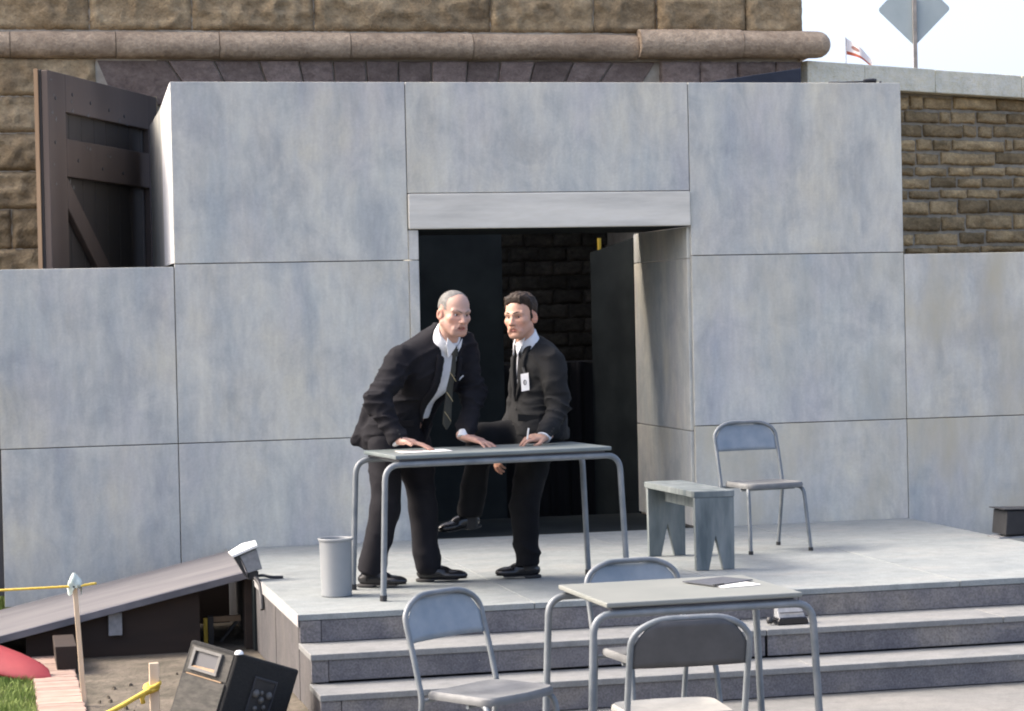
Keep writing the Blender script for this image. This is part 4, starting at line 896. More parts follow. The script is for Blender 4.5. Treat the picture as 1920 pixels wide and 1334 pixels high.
def scalp1(Q):
    """how far inside the cropped, receding hairline a point lies: larger is farther in"""
    ax_ = np.abs(Q[:, 0]); y, z = Q[:, 1], Q[:, 2]
    side = 3.0+.25*np.clip(z-1, 0, 9)-1.4*np.exp(-((z-7)/2.4)**2)-y
    top = 4.6-.35*np.clip(ax_, 0, 4)*0-y
    w = np.clip((ax_-2.6)/1.6, 0, 1); a = top*(1-w)+side*w
    low = z-np.where(y > -1.2, -.2+.55*np.clip(y, 0, 4), np.where(y > -3.2, 1.6, -6.0))
    ear = np.sqrt((y+1.)**2+((z+.8)*.75)**2)-2.7
    a = np.minimum(np.minimum(a, low), np.where(ax_ > 6, ear, 9)); return a+.5*vnoise(Q*1.3, 14)-1.0
def build_head(root, loc, A, sc, look, kind, base, stub, lip, open_, parts):
    """adds body pts (skin) to parts; eyes, brows and hair as children"""
    loc = np.asarray(loc); k = sc/100.
    loc_ = lambda P: ((P-loc)@A)/k
    wld = lambda Q: loc+(np.asarray(Q)*k)@A.T
    fn = lambda Q: head_sdf(Q, open_, 1.12 if kind == 1 else 1.0)
    q, f = surface_net(fn, (-10.2, -12, -15.5), (10.2, 13, 13), .33)
    cc_ = skin_cols(q, base, stub, lip)
    if kind == 1:
        a = scalp1(q)+.35*vnoise(q*3, 15); thin = np.clip((q[:, 2]-9.0)/2.5, 0, 1); w = (np.clip((a+1.2)/1.6, 0, 1)*(1-.40*thin))[:, None]; cc_ = cc_*(1-w)+np.array((.125, .12, .108))*w
    else:
        w = (np.clip((q[:, 2]-7.5+.06*q[:, 0]**2+.3*vnoise(q*2, 3))/1.0, 0, 1)*(q[:, 1] < 9))[:, None]*.85; cc_ = cc_*(1-w)+np.array((.06, .04, .028))*w
    parts.append((wld(q), f, cc_))
    for s in (-1, 1):
        e = G(); e.lathe([(0, -1.15)]+[(1.15*math.cos(t), 1.15*math.sin(t)) for t in np.linspace(-1.4, 1.4, 11)]+[(0, 1.15)], (0, 0, 0), 18)
        c = wld((s*3.05, 6.35, .08)); ev = [Vector(c)+Vector(np.array(v)*k) for v in e.v]; e.v = ev; eo = e.make('eye', 'eye', root, smooth='all')
        dr = nrm(A@V3(*look)); u = nrm(np.cross(dr, V3(0, 0, 1))); w = np.cross(u, dr); i_ = G(); cc = c+dr*1.11*k
        i_.add([cc+dr*.10*k]+[cc+(u*math.cos(t)+w*math.sin(t))*.58*k for t in np.linspace(0, 6.283, 15)[:-1]], [(0, 1+j, 1+(j+1) % 14) for j in range(14)]); i_.make('iris', 'iris', eo, recalc=False)
        inner, outer = ((s*.9, 8.9, 1.75), (s*4.9, 6.9, 2.45)) if kind == 1 else ((s*1.0, 9.0, 2.0), (s*4.9, 6.9, 2.75))
        if kind == 1: inner = (s*.9, 9.0, 1.35)
        mid = (s*3.0, 8.55, 2.75 if kind == 2 else 2.45)
        b_ = G(); b_.tube([Vector(wld(p)) for p in arc_path([inner, mid, outer], 2, 4)], .42*k, 7, True, .2*k); b_.make('eyebrow', 'brow%d' % kind, root, smooth='all')
    if kind == 1:
        def hair(Q):
            return smax(fn(Q)-.05-.08*vnoise(Q*2.6, 4), -.55-scalp1(Q), .2)
        q, f = surface_net(hair, (-9, -12, -8), (9, 9, 13), .36); mesh_np('hair', wld(q), f, 'hair1', root)
    else:
        def hair(Q):
            ax_ = np.abs(Q[:, 0]); y, z = Q[:, 1], Q[:, 2]
            vol = .5+np.clip((z-3)/7, 0, 1)*1.2+.75*np.exp(-((y-5)**2/8+(z-10)**2/8))*1.7
            wav = .26*np.sin(y*1.1+1.2*np.sin(Q[:, 0]*.7))+.22*np.sin(Q[:, 0]*2.2+y*.5+vnoise(Q*.5, 2)*2)+.18*vnoise(Q*1.7, 9)
            d = fn(Q)-vol-wav*np.clip((z-1)/5, .15, 1)
            nz_ = .35*vnoise(Q*1.1, 19)
            temple = y-(5.6-.9*np.clip(ax_-4.2, 0, 3)+.28*(z-6)+nz_); line = np.where(ax_ < 4.4, y-7.6+.02*ax_**2, np.minimum(temple, y-6)); line = np.where(ax_ > 4.4, temple, line)
            burn = np.maximum(np.abs(y-1.15-.10*z)-.95+.12*(-z), -3.0-z); side_ = np.minimum(np.maximum(2.4+nz_-z, y-3.4), 99)
            lowf = np.where(y > -.9, 2.6+.5*np.clip(y-1, 0, 9)+nz_-z, np.where(y > -3.3, 2.2-z, -6.0+nz_-z))
            lowf = np.minimum(lowf, np.where(ax_ > 5.2, burn, 9)); lowf = np.where(y > 3.4, 7.7-.06*ax_**2+.5*nz_-z, lowf)
            d = d+.35*np.clip(1-(-lowf)/1.6, 0, 1)
            return smax(smax(d, line*.7, .6), lowf*.7, .5)
        q, f = surface_net(hair, (-10, -13, -8.5), (10, 11, 15), .36); mesh_np('hair', wld(q), f, 'hair2', root)
    return wld

# ---- hand: metres, x = across towards the thumb, y = along the fingers, z = back of the hand
def hand_pts(wrist, ydir, zdir, side, base, curl, pitch, spread, sc=1.08, thumb=(.055, .05, -.004), thumb2=(.070, .078, -.012)):
    y = nrm(np.asarray(ydir, float)); z = np.asarray(zdir, float); z = nrm(z-y*(z@y)); x = np.cross(y, z)*side; A = np.stack([x, y, z], 1)
    fx_ = [.030, .0105, -.0095, -.0275]; L = [(.040, .025, .020), (.044, .028, .021), (.041, .027, .020), (.032, .020, .018)]; rr = [.0088, .009, .0086, .0078]
    chains = []
    for i in range(4):
        p = V3(fx_[i], .088-.004*abs(i-1), 0); a = pitch[i]; s_ = spread*(1.2-.8*i); pts = [V3(fx_[i]*.6, .03, -.002), p]
        for j, l in enumerate(L[i]):
            p = p+l*V3(math.sin(s_), math.cos(s_)*math.cos(a), math.sin(a)*1.0); pts.append(p); a = a-curl[i]*(1.0 if j == 0 else .8)
        chains.append((pts, rr[i]))
    tp = [V3(.018, .012, -.004), V3(.040, .032, -.006), V3(*thumb), V3(*thumb2)]
    def fn(Q):
        d = rbox(Q, (.0015, .045, 0), (.039, .047, .0135), .012); d = smin(d, cone(Q, (0, -.022, 0), (0, .02, 0), .025, .024), .02)
        d = smin(d, cone(Q, (.022, .012, -.006), (.034, .035, -.008), .016, .014), .012)
        for pts, r in chains:
            dd = cone(Q, pts[0], pts[1], r*1.02, r*1.05)
            for j in range(1, 4): dd = np.minimum(dd, cone(Q, pts[j], pts[j+1], r*(1.06-.07*j), r*(1.0-.07*j)))
            d = smin(d, dd, .0055)
        dd = np.minimum(cone(Q, tp[1], tp[2], .0115, .0105), cone(Q, tp[2], tp[3], .0105, .0082)); d = smin(d, dd, .008)
        return d
    q, f = surface_net(fn, (-.075, -.055, -.115), (.11, .20, .075), .0036)
    c = np.tile(np.array(base), (len(q), 1)); tipw = np.clip((q[:, 1]-.10)/.06, 0, 1)[:, None]*.35; c = c*(1-tipw)+c*np.array([.98, .78, .72])*tipw
    kn = (.30*np.exp(-((q[:, 1]-.09)/.012)**2))[:, None]; c = c*(1-kn)+c*np.array([.95, .75, .7])*kn
    if side < 0: f = f[:, ::-1]
    w = np.asarray(wrist)+(q*sc)@A.T
    return (w, f, c), (lambda p: np.asarray(wrist)+(np.asarray(p)*sc)@A.T)

def shoe(root, heel, toe, z0, name='shoe'):
    heel = np.asarray(heel, float); toe = np.asarray(toe, float); d = nrm(np.array([toe[0]-heel[0], toe[1]-heel[1], toe[2]-heel[2]])); s_ = nrm(np.cross(d, V3(0, 0, 1))); u = np.cross(s_, d); A = np.stack([s_, d, u], 1); L = np.linalg.norm(toe-heel)
    def up(Q):
        q = Q
        dd = uni(.02, ell(q, (0, L*.72, .035), (.046, L*.32, .032)), ell(q, (0, L*.30, .045), (.038, L*.34, .045)), cone(q, (0, L*.22, .05), (0, L*.2, .10), .036, .037), ell(q, (0, L*.45, .062), (.03, L*.22, .028)))
        dd = smax(dd, -(q[:, 2]-.016), .004); return smax(dd, (q[:, 2]-.105), .006)
    def sole(Q):
        q = Q; out = uni(.02, ell(q*np.array([1, 1, .0]), (0, L*.72, 0), (.050, L*.335, .05)), ell(q*np.array([1, 1, 0]), (0, L*.24, 0), (.042, L*.30, .05)))
        hl = np.where(q[:, 1] < L*.34, 0., .010)+np.where(q[:, 1] > L*.85, .004, 0)
        return smax(out, np.abs(q[:, 2]-(.018+hl)/2)-(.018-hl)/2, .003)
    for nm, fn, m in ((name, up, 'shoe'), ('sole', sole, 'lace')):
        q, f = surface_net(fn, (-.075, -.06, -.012), (.075, L*1.12+.02, .13), .005); o = mesh_np(nm, heel+q@A.T+np.array([0, 0, z0]), f, m, root if nm == name else so_)
        if nm == name: so_ = o
    for k in range(4):
        yy = L*(.40+.055*k); zz = .090-.011*k; g_ = G(); g_.tube([Vector(heel+A@V3(-.018, yy, zz-.004)+V3(0, 0, z0)), Vector(heel+A@V3(0, yy+.004, zz+.003)+V3(0, 0, z0)), Vector(heel+A@V3(.018, yy, zz-.004)+V3(0, 0, z0))], .0022, 6); g_.make('lace', 'lace', so_)
    return so_

def add_body(root, parts, inner, lo, hi):
    """one continuous skin: trunk and limbs under the clothes, with head and hands sewn on"""
    q, f = surface_net(inner, lo, hi, .014); base_c = parts[1][2][0]
    V, Fc, Cc = [q], [f], [np.tile(base_c, (len(q), 1))]; k = len(q)
    for p, g_, c in parts:
        d = ((p[:, None, :]-q[None, ::7, :])**2).sum(2) if len(p) < 3000 else ((p[::9, None, :]-q[None, ::7, :])**2).sum(2)
        i, j = np.unravel_index(d.argmin(), d.shape); i = i if len(p) < 3000 else i*9; j = j*7
        fa = g_[np.nonzero((g_ == i).any(1))[0][0]]; fb = f[np.nonzero((f == j).any(1))[0][0]]
        ia = list(fa).index(i); jb = list(fb).index(j); Fc.append(g_+k)
        Fc.append(np.array([[fa[ia]+k, fa[(ia+1) % 4]+k, fb[(jb+1) % 4], fb[jb]]])); V.append(p); Cc.append(c); k += len(p)
    return mesh_np('body', np.concatenate(V), np.concatenate(Fc), 'skin', root, np.concatenate(Cc))
def inner_body(J, torso, NB, head):
    def fn(P):
        d = smin(torso(P, -.035), cone(P, J['neck']-V3(0, 0, .06), NB, .055, .045), .02)
        for a, b, c in (('rsh', 'rel', 'rwr'), ('lsh', 'lel', 'lwr')): d = smin(smin(d, cone(P, J[a], J[b], .045, .038), .03), cone(P, J[b], J[c], .038, .026), .02)
        for a, b, c in (('rhip', 'rkn', 'ran'), ('lhip', 'lkn', 'lan')): d = smin(smin(d, cone(P, J[a], J[b], .07, .05), .03), cone(P, J[b], J[c], .05, .036), .02)
        return d
    return fn

def strip_mesh(root, name, mat, centre, widths, side, normal, th=.006):
    n = len(centre); vs = []
    side = nrm(np.asarray(side, float)); normal = nrm(np.asarray(normal, float))
    for c, w in zip(centre, widths):
        c = np.asarray(c); vs += [c-side*w/2, c+normal*th*.9, c+side*w/2, c+side*w/2-normal*th*.5, c-side*w/2-normal*th*.5]
    fs = [(i*5+k, i*5+(k+1) % 5, (i+1)*5+(k+1) % 5, (i+1)*5+k) for i in range(n-1) for k in range(5)]+[tuple(range(5)), tuple(reversed(range((n-1)*5, n*5)))]
    q = G(); q.add(vs, fs); return q.make(name, mat, root, smooth=True)

FLOOR = .4512
# ---------------------------------------------------------------- the leaning man
p1 = thing('person', 'man in dark suit and striped tie leaning with both hands on the table', 'person', (-1.35, -2.5, FLOOR))
J = dict(pelvis=(-1.355, -2.34, 1.30), waist=(-1.295, -2.40, 1.47), chest=(-1.205, -2.53, 1.655), neck=(-1.112, -2.62, 1.845), head=(-1.083, -2.725, 1.985),
         rsh=(-1.375, -2.66, 1.735), rel=(-1.535, -2.76, 1.500), rwr=(-1.440, -2.85, 1.292), lsh=(-.985, -2.46, 1.805), lel=(-.935, -2.52, 1.505), lwr=(-1.015, -2.63, 1.290),
         rhip=(-1.435, -2.43, 1.235), rkn=(-1.470, -2.55, .886), ran=(-1.555, -2.565, .56), lhip=(-1.245, -2.28, 1.235), lkn=(-1.225, -2.40, .870), lan=(-1.215, -2.45, .55))
J = {k: np.array(v) for k, v in J.items()}
up1 = nrm(J['neck']-J['pelvis']); sd1 = J['lsh']-J['rsh']; sd1 = nrm(sd1-up1*(sd1@up1)); fr1 = np.cross(up1, sd1)*1.0
if fr1[1] > 0: fr1 = -fr1
B1 = np.stack([sd1, fr1, up1], 0)            # rows: side, front, up
def torso1(P, o=0.):
    return uni(.07, ell(P, J['pelvis']+up1*.02, (.185+o, .140+o, .17+o), B1), ell(P, J['waist'], (.182+o, .138+o, .17+o), B1), ell(P, J['chest']+fr1*.01, (.205+o, .142+o, .19+o), B1),
               cone(P, J['rsh']*.78+J['lsh']*.22+up1*.005, J['lsh']*.78+J['rsh']*.22+up1*.005, .088+o, .088+o), cone(P, J['neck']-up1*.08-fr1*.03, J['neck']+up1*.012-fr1*.03, .12+o, .084+o))
def vband(P, c, B, hw, v0, v1):
    q = (P-c)@B.T; v = np.clip((q[:, 2]-v0)/(v1-v0), 0, 1); return q, v
HA = frame(math.radians(20), math.radians(9), math.radians(3))
NU1 = nrm(J['head']+HA@V3(0, -.03, -.10)-J['neck']+up1*.10); NB1 = J['head']+HA@V3(0, -.048, -.140)
VC1 = J['chest']
def vee1(P, grow=0.):                            # the open front of the jacket: negative inside
    q = (P-VC1)@B1.T; t = np.clip((q[:, 2]+.30)/.50, 0, 1)       # 0 at the bottom, 1 at the collar
    mid = .055-.055*t; hw = .034+.034*np.sin(t*2.4)+grow
    return np.maximum(np.maximum(np.abs(q[:, 0]-mid)-hw, -(q[:, 1]-.03)), -(q[:, 2]+.46)), q, t
def jacket1(P):
    t = torso1(P); wr = .004*fbm(P, 9, 3)-.009*ridge(P, V3(.5, .1, -.85), 7.5, 40)
    arm = lambda s, e, w, k: uni(.03, cone(P, s, e, .083, .068), cone(P, e, w+(w-e)*.02, .068, .054))
    a1, a2 = arm(J['rsh'], J['rel'], J['rwr'], 0), arm(J['lsh'], J['lel'], J['lwr'], 1)
    # drag folds round the elbows and upper sleeve
    for (s, e, w) in ((J['rsh'], J['rel'], J['rwr']), (J['lsh'], J['lel'], J['lwr'])):
        ax_ = nrm(w-s); u = (P-e)@ax_; n_ = vnoise(P*9, 8)
        wr = wr-.020*ridge(P, ax_, 8.5, 44, 2.2)*np.exp(-(np.linalg.norm(P-e, axis=1)/.17)**2)
        wr = wr-.010*ridge(P, nrm(e-s), 10, 47, 1.4)*np.exp(-(np.linalg.norm(P-(s*.7+e*.3), axis=1)/.13)**2)
    d = smin(smin(t, a1, .035), a2, .035)
    hemc = J['pelvis']-up1*.07
    skirt = uni(.05, ell(P, J['pelvis']-up1*.02, (.205, .158, .19), B1), cone(P, V3(-1.47, -2.31, 1.46), V3(-1.590, -2.275, 1.262), .065, .03))
    wr = wr-.013*ridge(P, V3(.9, .2, .1), 6, 49, .6)*np.clip((1.45-P[:, 2])/.15, 0, 1)
    d = smin(d, skirt, .05)+wr
    d = smax(d, (1.225+.10*((P-J['pelvis'])@V3(.8, -.3, 0))-P[:, 2])-0*P[:, 0], .01) if True else d
    v, q, tt = vee1(P)
    d = smax(d, -v, .008)
    for w, e in ((J['rwr'], J['rel']), (J['lwr'], J['lel'])):
        x_ = nrm(w-e); cut = np.where(np.linalg.norm(P-w, axis=1) < .12, (P-w)@x_-.012, -1.); d = smax(d, cut, .006)
    nk = cone(P, NB1-NU1*.05, NB1+NU1*.2, .074, .080); return smax(d, -nk, .012)
sdf_obj('jacket', jacket1, (-1.75, -3.02, 1.16), (-.75, -2.05, 1.93), .008, 'suit1', p1)
def lapel1(P):
    v, q, t = vee1(P); band = np.maximum(vee1(P, .050*np.clip((t-.02)*3, 0, 1)*np.clip(1.25-t*.55, .3, 1))[0], -v-.002)
    return smax(smax(np.abs(torso1(P)-.006)-.0075, band, .004), q[:, 2]-.17, .01)
sdf_obj('lapel', lapel1, (-1.5, -3.0, 1.30), (-.8, -2.4, 1.90), .0065, 'suit1', p1)
def shirt1(P):
    t = torso1(P, -.012)+.003*fbm(P, 11, 6)+.0025*np.sin((P@nrm(V3(.7, .2, -.6)))*75+fbm(P, 7, 1)*2)
    c_ = cone(P, NB1-NU1*.03, NB1+NU1*.075, .080, .073); c_ = smax(smax(c_, (P-NB1)@NU1-.036-.45*((P-NB1)@-fr1), .003), -cone(P, NB1+NU1*.03, NB1+NU1*.15, .061, .066), .004)
    return smax(smin(t, c_, .012), -(P[:, 2]-1.385), .01)
sdf_obj('shirt', shirt1, (-1.6, -2.98, 1.34), (-.8, -2.2, 1.93), .008, 'shirt', p1)
def legs(P, J, o, seed, hipk=.06):
    d = uni(hipk, ell(P, J['pelvis']-V3(0, 0, .05), (.165, .145, .15)), cone(P, J['rhip'], J['rkn'], .105, .080), cone(P, J['lhip'], J['lkn'], .105, .080))
    d = smin(d, cone(P, J['rkn'], J['ran'], .083, .074), .03); return smin(d, cone(P, J['lkn'], J['lan'], .083, .074), .03)
def trousers1(P):
    d = legs(P, J, 0, 1); n_ = fbm(P, 8, 11)
    d = d+.004*n_-.010*ridge(P, V3(.2, .1, 1), 7, 71, .8)*(.35+np.exp(-((P[:, 2]-.60)/.10)**2)+.8*np.exp(-((P[:, 2]-1.08)/.12)**2))
    return smax(d, np.maximum(.492-P[:, 2], P[:, 2]-1.36), .01)
sdf_obj('trousers', trousers1, (-1.72, -2.75, .48), (-1.03, -2.08, 1.40), .0095, 'suit1', p1)
shoe(p1, (-1.625, -2.545, FLOOR), (-1.385, -2.665, FLOOR), 0); shoe(p1, (-1.265, -2.43, FLOOR), (-1.005, -2.515, FLOOR), 0)
SK1 = (.44, .27, .205); parts = []
build_head(p1, J['head'], HA, 1.09, (.10, 1, -.06), 1, (.47, .295, .225), .40, (.30, .10, .085), .9, parts)
parts.append(hand_pts(J['rwr']-V3(.008, 0, -.004), V3(.93, -.28, -.20), V3(.18, 0, 1), 1, SK1, (.16, .14, .15, .18), (-.12, -.10, -.12, -.16), .10, 1.18)[0])
parts.append(hand_pts(J['lwr']+V3(.0, .0, -.004), V3(.72, -.60, -.26), V3(.2, -.1, 1), -1, SK1, (.20, .18, .2, .22), (-.10, -.06, -.10, -.16), .22, 1.18)[0])
add_body(p1, parts, inner_body(J, torso1, NB1, None), (-1.75, -3.0, .45), (-.8, -2.05, 1.95))
for w, e in ((J['rwr'], J['rel']), (J['lwr'], J['lel'])):
    d_ = nrm(w-e); cf = G(); cf.tube([Vector(w-d_*.02), Vector(w+d_*.019)], .043, 18); cf.make('cuff', 'shirt', p1, smooth=True)
# tie hanging clear of the shirt
kn_ = march(shirt1, J['neck']+fr1*.3-up1*.0+up1*.005, -fr1); kn_ = (kn_ if kn_ is not None else J['neck']+fr1*.08)-sd1*.020-up1*.012
tp_ = [kn_+fr1*.012, kn_+fr1*.016+V3(-.004, 0, -.04), kn_+fr1*.014+V3(-.012, -.004, -.12), kn_+V3(-.026, -.010, -.22), kn_+V3(-.040, -.012, -.33), kn_+V3(-.048, -.012, -.42), kn_+V3(-.05, -.012, -.455)]
strip_mesh(p1, 'tie', 'tie1', tp_, [.034, .026, .034, .042, .050, .056, .006], V3(.93, .36, 0), V3(.3, -.95, 0))
kt = G(); kt.prism([Vector(kn_+fr1*.022+V3(.93, .36, 0)*a+V3(0, 0, b)) for a, b in ((-.024, .012), (.024, .012), (.014, -.036), (-.014, -.036))], Vector(-fr1*.022)); kt.make('tie_knot', 'tie1', p1, bevel=.004)
for k, (t0, dz) in enumerate(((2, -.03), (3, -.05), (4, -.05))):
    c_ = tp_[t0]+V3(-.004, -.010, dz); st_ = G(); st_.tube([Vector(c_+V3(-.018, .000, .026)), Vector(c_+V3(.000, -.003, .0)), Vector(c_+V3(.018, .006, -.028))], .0018, 5); st_.make('tie_stripe', 'gold', p1)
for s in (-1, 1):
    c0 = kn_+fr1*.004; col_ = G(); col_.prism([Vector(c0+sd1*s*a+up1*b+fr1*c) for a, b, c in ((.008, .022, .010), (.062, .055, -.03), (.060, .015, -.012), (.026, -.052, .014))], Vector(fr1*.006)); col_.make('collar', 'shirt', p1, bevel=.002)
pk = march(jacket1, J['chest']+sd1*.125+up1*.03+fr1*.5, -fr1)
if pk is not None:
    g_ = G(); g_.prism([Vector(pk+fr1*.003+sd1*a+up1*b) for a, b in ((-.026, -.036), (-.014, -.036), (.024, .036), (.014, .038))], Vector(fr1*.006)); g_.make('pocket_square', 'shirt', p1, bevel=.002)

# ---------------------------------------------------------------- the man half sitting on the table
p2 = thing('person', 'man in charcoal suit with badge half sitting on the table, holding a cigarette', 'person', (-.6, -2.45, FLOOR))
K = dict(pelvis=(-.535, -2.37, 1.30), waist=(-.530, -2.36, 1.46), chest=(-.515, -2.365, 1.635), neck=(-.565, -2.395, 1.790), head=(-.632, -2.44, 1.955),
         lsh=(-.470, -2.535, 1.695), lel=(-.455, -2.60, 1.435), lwr=(-.575, -2.72, 1.278), rsh=(-.560, -2.20, 1.70), rel=(-.585, -2.12, 1.42), rwr=(-.715, -2.25, 1.19),
         lhip=(-.555, -2.46, 1.225), lkn=(-.655, -2.515, .865), lan=(-.645, -2.535, .55), rhip=(-.575, -2.30, 1.27), rkn=(-.865, -2.385, 1.262), ran=(-.930, -2.32, .835))
K = {k: np.array(v) for k, v in K.items()}
up2 = nrm(K['neck']-K['pelvis']); sd2 = K['lsh']-K['rsh']; sd2 = nrm(sd2-up2*(sd2@up2)); fr2 = np.cross(up2, sd2); fr2 = fr2 if fr2[0] < 0 else -fr2
B2 = np.stack([sd2, fr2, up2], 0)
def torso2(P, o=0.):
    return uni(.07, ell(P, K['pelvis'], (.175+o, .135+o, .17+o), B2), ell(P, K['waist'], (.170+o, .130+o, .17+o), B2), ell(P, K['chest']+fr2*.005, (.190+o, .135+o, .19+o), B2),
               cone(P, K['rsh']*.80+K['lsh']*.20+up2*.005, K['lsh']*.80+K['rsh']*.20+up2*.005, .080+o, .080+o), cone(P, K['neck']-up2*.04-fr2*.03, K['neck']+up2*.0-fr2*.015, .085+o, .058+o))
HB = frame(math.radians(-44), math.radians(2), math.radians(-3))
NU2 = nrm(up2+.25*fr2); NB2 = K['head']+HB@V3(0, -.048, -.135)
VC2 = K['chest']
def vee2(P, grow=0.):
    q = (P-VC2)@B2.T; t = np.clip((q[:, 2]+.16)/.32, 0, 1); hw = .005+.050*t**.9+grow
    return np.maximum(np.maximum(np.abs(q[:, 0])-hw, -(q[:, 1]-.03)), -(q[:, 2]+.16)), q, t
def jacket2(P):
    wr = .0035*fbm(P, 9, 23)-.007*ridge(P, V3(.2, .5, -.8), 7, 60)
    arm = lambda s, e, w: uni(.03, cone(P, s, e, .078, .064), cone(P, e, w, .064, .052))
    a1, a2 = arm(K['rsh'], K['rel'], K['rwr']), arm(K['lsh'], K['lel'], K['lwr'])
    for (s, e, w) in ((K['lsh'], K['lel'], K['lwr']),):
        ax_ = nrm(w-s); u = (P-e)@ax_; n_ = vnoise(P*8, 28)
        wr = wr-.018*ridge(P, ax_, 8.5, 64, 2.0)*np.exp(-(np.linalg.norm(P-e, axis=1)/.14)**2)-.004*ridge(P, ax_, 9, 66)*np.exp(-(np.linalg.norm(P-(s*.5+e*.5), axis=1)/.14)**2)
    skirt = uni(.06, ell(P, K['pelvis']-up2*.01, (.192, .155, .19), B2), cone(P, V3(-.45, -2.33, 1.42), V3(-.415, -2.33, 1.275), .085, .085))
    d = smin(smin(torso2(P), skirt, .05), smin(a1, a2, .01), .022)
    wr = wr-.010*ridge(P, fr2, 6, 68, .8)*np.clip((1.45-P[:, 2])/.15, 0, 1)
    d = d+wr; d = smax(d, 1.245-P[:, 2]-.02*np.clip((P[:, 0]+.5)*4, -1, 1), .01)
    v, q, t = vee2(P); d = smax(d, -v, .008)
    for w, e in ((K['rwr'], K['rel']), (K['lwr'], K['lel'])):
        x_ = nrm(w-e); d = smax(d, np.where(np.linalg.norm(P-w, axis=1) < .11, (P-w)@x_-.010, -1.), .006)
    return smax(d, -cone(P, NB2-NU2*.06, NB2+NU2*.2, .065, .070), .012)
sdf_obj('jacket', jacket2, (-.90, -2.83, 1.12), (-.22, -1.98, 1.93), .008, 'suit2', p2)
def lapel2(P):
    v, q, t = vee2(P); band = np.maximum(vee2(P, .046*np.clip(t*2.5, 0, 1)*np.clip(1.3-t*.6, .3, 1))[0], -v-.002)
    return smax(smax(np.abs(torso2(P)-.006)-.0075, band, .004), q[:, 2]-.165, .01)
sdf_obj('lapel', lapel2, (-.85, -2.75, 1.40), (-.35, -2.1, 1.90), .0065, 'suit2', p2)
def shirt2(P):
    t = torso2(P, -.012)+.0025*fbm(P, 11, 26)
    c_ = cone(P, NB2-NU2*.03, NB2+NU2*.065, .071, .064); c_ = smax(smax(c_, (P-NB2)@NU2-.028-.50*((P-NB2)@-fr2), .003), -cone(P, NB2+NU2*.03, NB2+NU2*.15, .053, .058), .004)
    return smax(smin(t, c_, .012), -(P[:, 2]-1.42), .01)
sdf_obj('shirt', shirt2, (-.82, -2.72, 1.40), (-.30, -2.0, 1.93), .008, 'shirt', p2)
def trousers2(P):
    d = legs(P, K, 0, 2, .05); n_ = fbm(P, 8, 31)
    d = d+.003*n_-.009*ridge(P, V3(.2, .1, 1), 7, 75, .8)*(.35+np.exp(-((P[:, 2]-.60)/.10)**2)+.8*np.exp(-((P[:, 2]-1.1)/.12)**2))
    keep = np.maximum(.527-P[:, 2], P[:, 2]-1.36); cut = np.where((P[:, 0] < -.78), .80-P[:, 2], -1.)
    return smax(smax(d, keep, .01), cut, .008)
sdf_obj('trousers', trousers2, (-1.06, -2.72, .50), (-.33, -2.10, 1.40), .0095, 'suit3', p2)
shoe(p2, (-.575, -2.515, FLOOR), (-.815, -2.475, FLOOR), 0)
shoe(p2, (-.875, -2.30, .735), (-1.115, -2.345, .705), 0)
for an, kn2 in ((K['ran'], K['rkn']),):
    sk = G(); sk.tube([Vector(an+V3(0, 0, -.10)), Vector(an+V3(.004, 0, .04))], .043, 16); sk.make('sock', 'lace', p2, smooth=True)
sk = G(); sk.tube([Vector(K['lan']+V3(.02, 0, -.04)), Vector(K['lan']+V3(0, 0, .03))], .043, 16); sk.make('sock', 'lace', p2, smooth=True)
SK2 = (.43, .26, .185); parts = []
build_head(p2, K['head'], HB, 1.10, (.22, 1, -.03), 2, (.45, .275, .195), .42, (.30, .12, .095), 0., parts)
hp, hw_ = hand_pts(K['lwr']+V3(.006, .004, .0), V3(-.97, -.20, -.12), V3(0, -.30, 1), -1, SK2, (.50, .55, .62, .66), (-.05, -.08, -.15, -.2), .03, 1.02, (.050, .06, -.02), (.040, .088, -.03)); parts.append(hp)
hp2, _ = hand_pts(K['rwr']+V3(-.004, .0, .012), V3(-.30, -.18, -.93), V3(-.9, -.3, .2), 1, SK2, (.55, .6, .62, .62), (-.2, -.22, -.25, -.28), .02, .98); parts.append(hp2)
add_body(p2, parts, inner_body(K, torso2, NB2, None), (-1.1, -2.85, .45), (-.3, -2.0, 1.95))
d_ = nrm(K['lwr']-K['lel']); cf = G(); cf.tube([Vector(K['lwr']-d_*.02), Vector(K['lwr']+d_*.016)], .041, 18); cf.make('cuff', 'shirt', p2, smooth=True)
kn_ = march(shirt2, K['neck']+fr2*.3-up2*.0, -fr2); kn_ = kn_ if kn_ is not None else K['neck']+fr2*.08
tq = [kn_+fr2*.008]
for dz in (.04, .09, .14, .19):
    h_ = march(shirt2, K['neck']+fr2*.4-up2*dz, -fr2); tq.append((h_ if h_ is not None else kn_-up2*dz)+fr2*.006)
strip_mesh(p2, 'tie', 'tie2', tq, [.036, .026, .036, .046, .052], sd2, fr2)
kt = G(); kt.prism([Vector(kn_+fr2*.016+sd2*a+V3(0, 0, b)) for a, b in ((-.02, .010), (.02, .010), (.012, -.030), (-.012, -.030))], Vector(-fr2*.018)); kt.make('tie_knot', 'tie2', p2, bevel=.003)
for s in (-1, 1):
    col_ = G(); c0 = kn_+fr2*.003; col_.prism([Vector(c0+sd2*s*a+up2*b+fr2*c) for a, b, c in ((.006, .020, .008), (.058, .052, -.03), (.056, .012, -.012), (.024, -.050, .010))], Vector(fr2*.006)); col_.make('collar', 'shirt', p2, bevel=.002)
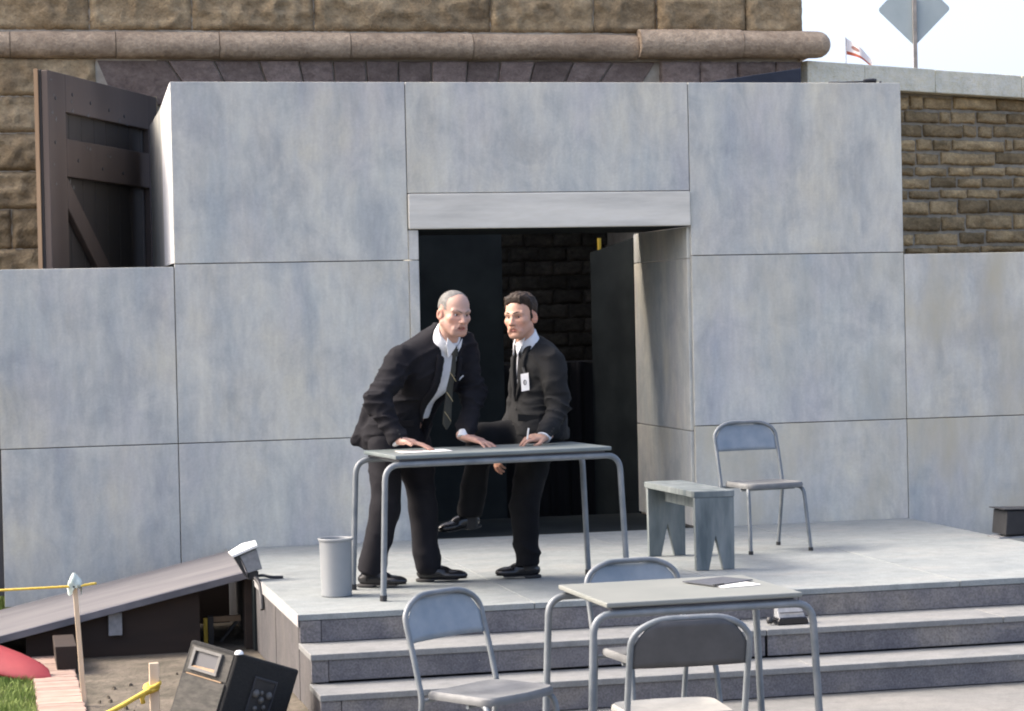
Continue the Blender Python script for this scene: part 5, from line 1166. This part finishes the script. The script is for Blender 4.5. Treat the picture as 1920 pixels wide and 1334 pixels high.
# badge on the near lapel
bp_ = march(jacket2, K['chest']+sd2*.075-up2*.045+fr2*.5, -fr2)
bn_ = nrm(V3(-.55, -.83, 0)); bs = nrm(np.cross(bn_, V3(0, 0, 1))); bs = bs if bs[0] > 0 else -bs
bc = bp_+bn_*.016
bd = thing('badge', 'white identity badge with dark round emblem clipped to the charcoal jacket', 'badge', Vector(bc))
g_ = G(); g_.prism([Vector(bc+bs*a+V3(0, 0, 1)*b) for a, b in ((-.022, -.054), (.026, -.046), (.022, .054), (-.026, .046))], Vector(-bn_*.003)); g_.make('card', 'badge', bd)
g_ = G(); g_.add([Vector(bc+bn_*.0015+bs*(.010*math.cos(t))+V3(0, 0, 1)*(.016*math.sin(t)-.002)) for t in np.linspace(0, 6.283, 21)[:-1]], [tuple(range(20))]); g_.make('emblem', 'folder', bd)
g_ = G(); g_.add([Vector(bc+bn_*.0025+bs*(a+.002)+V3(0, 0, 1)*(b-.002)) for a, b in ((-.0025, -.009), (.0025, -.009), (.0025, .009), (-.0025, .009))], [(0, 1, 2, 3)]); g_.make('emblem_mark', 'badge', bd)
g_ = G(); g_.prism([Vector(bc+bs*a+V3(0, 0, 1)*b) for a, b in ((-.008, .048), (.004, .052), (-.004, .088), (-.018, .084))], Vector(-bn_*.004)); g_.make('clip', 'horn', bd)
cg = hw_((.012, .118, .006)); cdir = nrm(V3(.10, -.25, 1))
g_ = G(); g_.tube([Vector(cg-cdir*.02), Vector(cg+cdir*.062)], .0048, 10); tag(g_.make('cigarette', 'paper', smooth=True), 'white cigarette held in the seated man\'s left hand', 'cigarette')

def on_cloth(fn, o, d, root, name, mat, pts, th=.004):
    h_ = march(fn, o, d)
    if h_ is None: return
    d = nrm(np.asarray(d, float)); s_ = nrm(np.cross(d, V3(0, 0, 1))); u = np.cross(s_, d); g_ = G()
    g_.prism([Vector(h_-d*.001+s_*a+u*b) for a, b in pts], Vector(-d*th)); return g_.make(name, mat, root, bevel=.0015)
RB = [(.008*math.cos(a), .008*math.sin(a)) for a in np.linspace(0, 6.283, 11)[:-1]]
for dz in (-.20, -.29): on_cloth(jacket2, K['chest']+fr2*.5+sd2*.010+up2*dz, -fr2, p2, 'button', 'lace', RB)
on_cloth(jacket2, K['waist']+fr2*.35+sd2*.35-up2*.07, -(fr2+sd2), p2, 'pocket_flap', 'suit2', [(-.065, -.022), (.065, -.030), (.065, .012), (-.065, .020)])
on_cloth(jacket1, J['waist']+fr1*.35-sd1*.35-up1*.05, -(fr1-sd1), p1, 'pocket_flap', 'suit1', [(-.065, -.022), (.065, -.022), (.065, .016), (-.065, .016)])
for J_, jk, root, nm in ((J, jacket1, p1, 'rwr'), (K, jacket2, p2, 'lwr')):
    e_ = J_[nm[0]+'el']; w_ = J_[nm]; ax_ = nrm(w_-e_)
    for k in range(3): on_cloth(jk, w_-ax_*(.02+.022*k)+V3(.1, -.4, -.02), -V3(.1, -.4, -.02), root, 'button', 'lace', [(a*.8, b*.8) for a, b in RB])
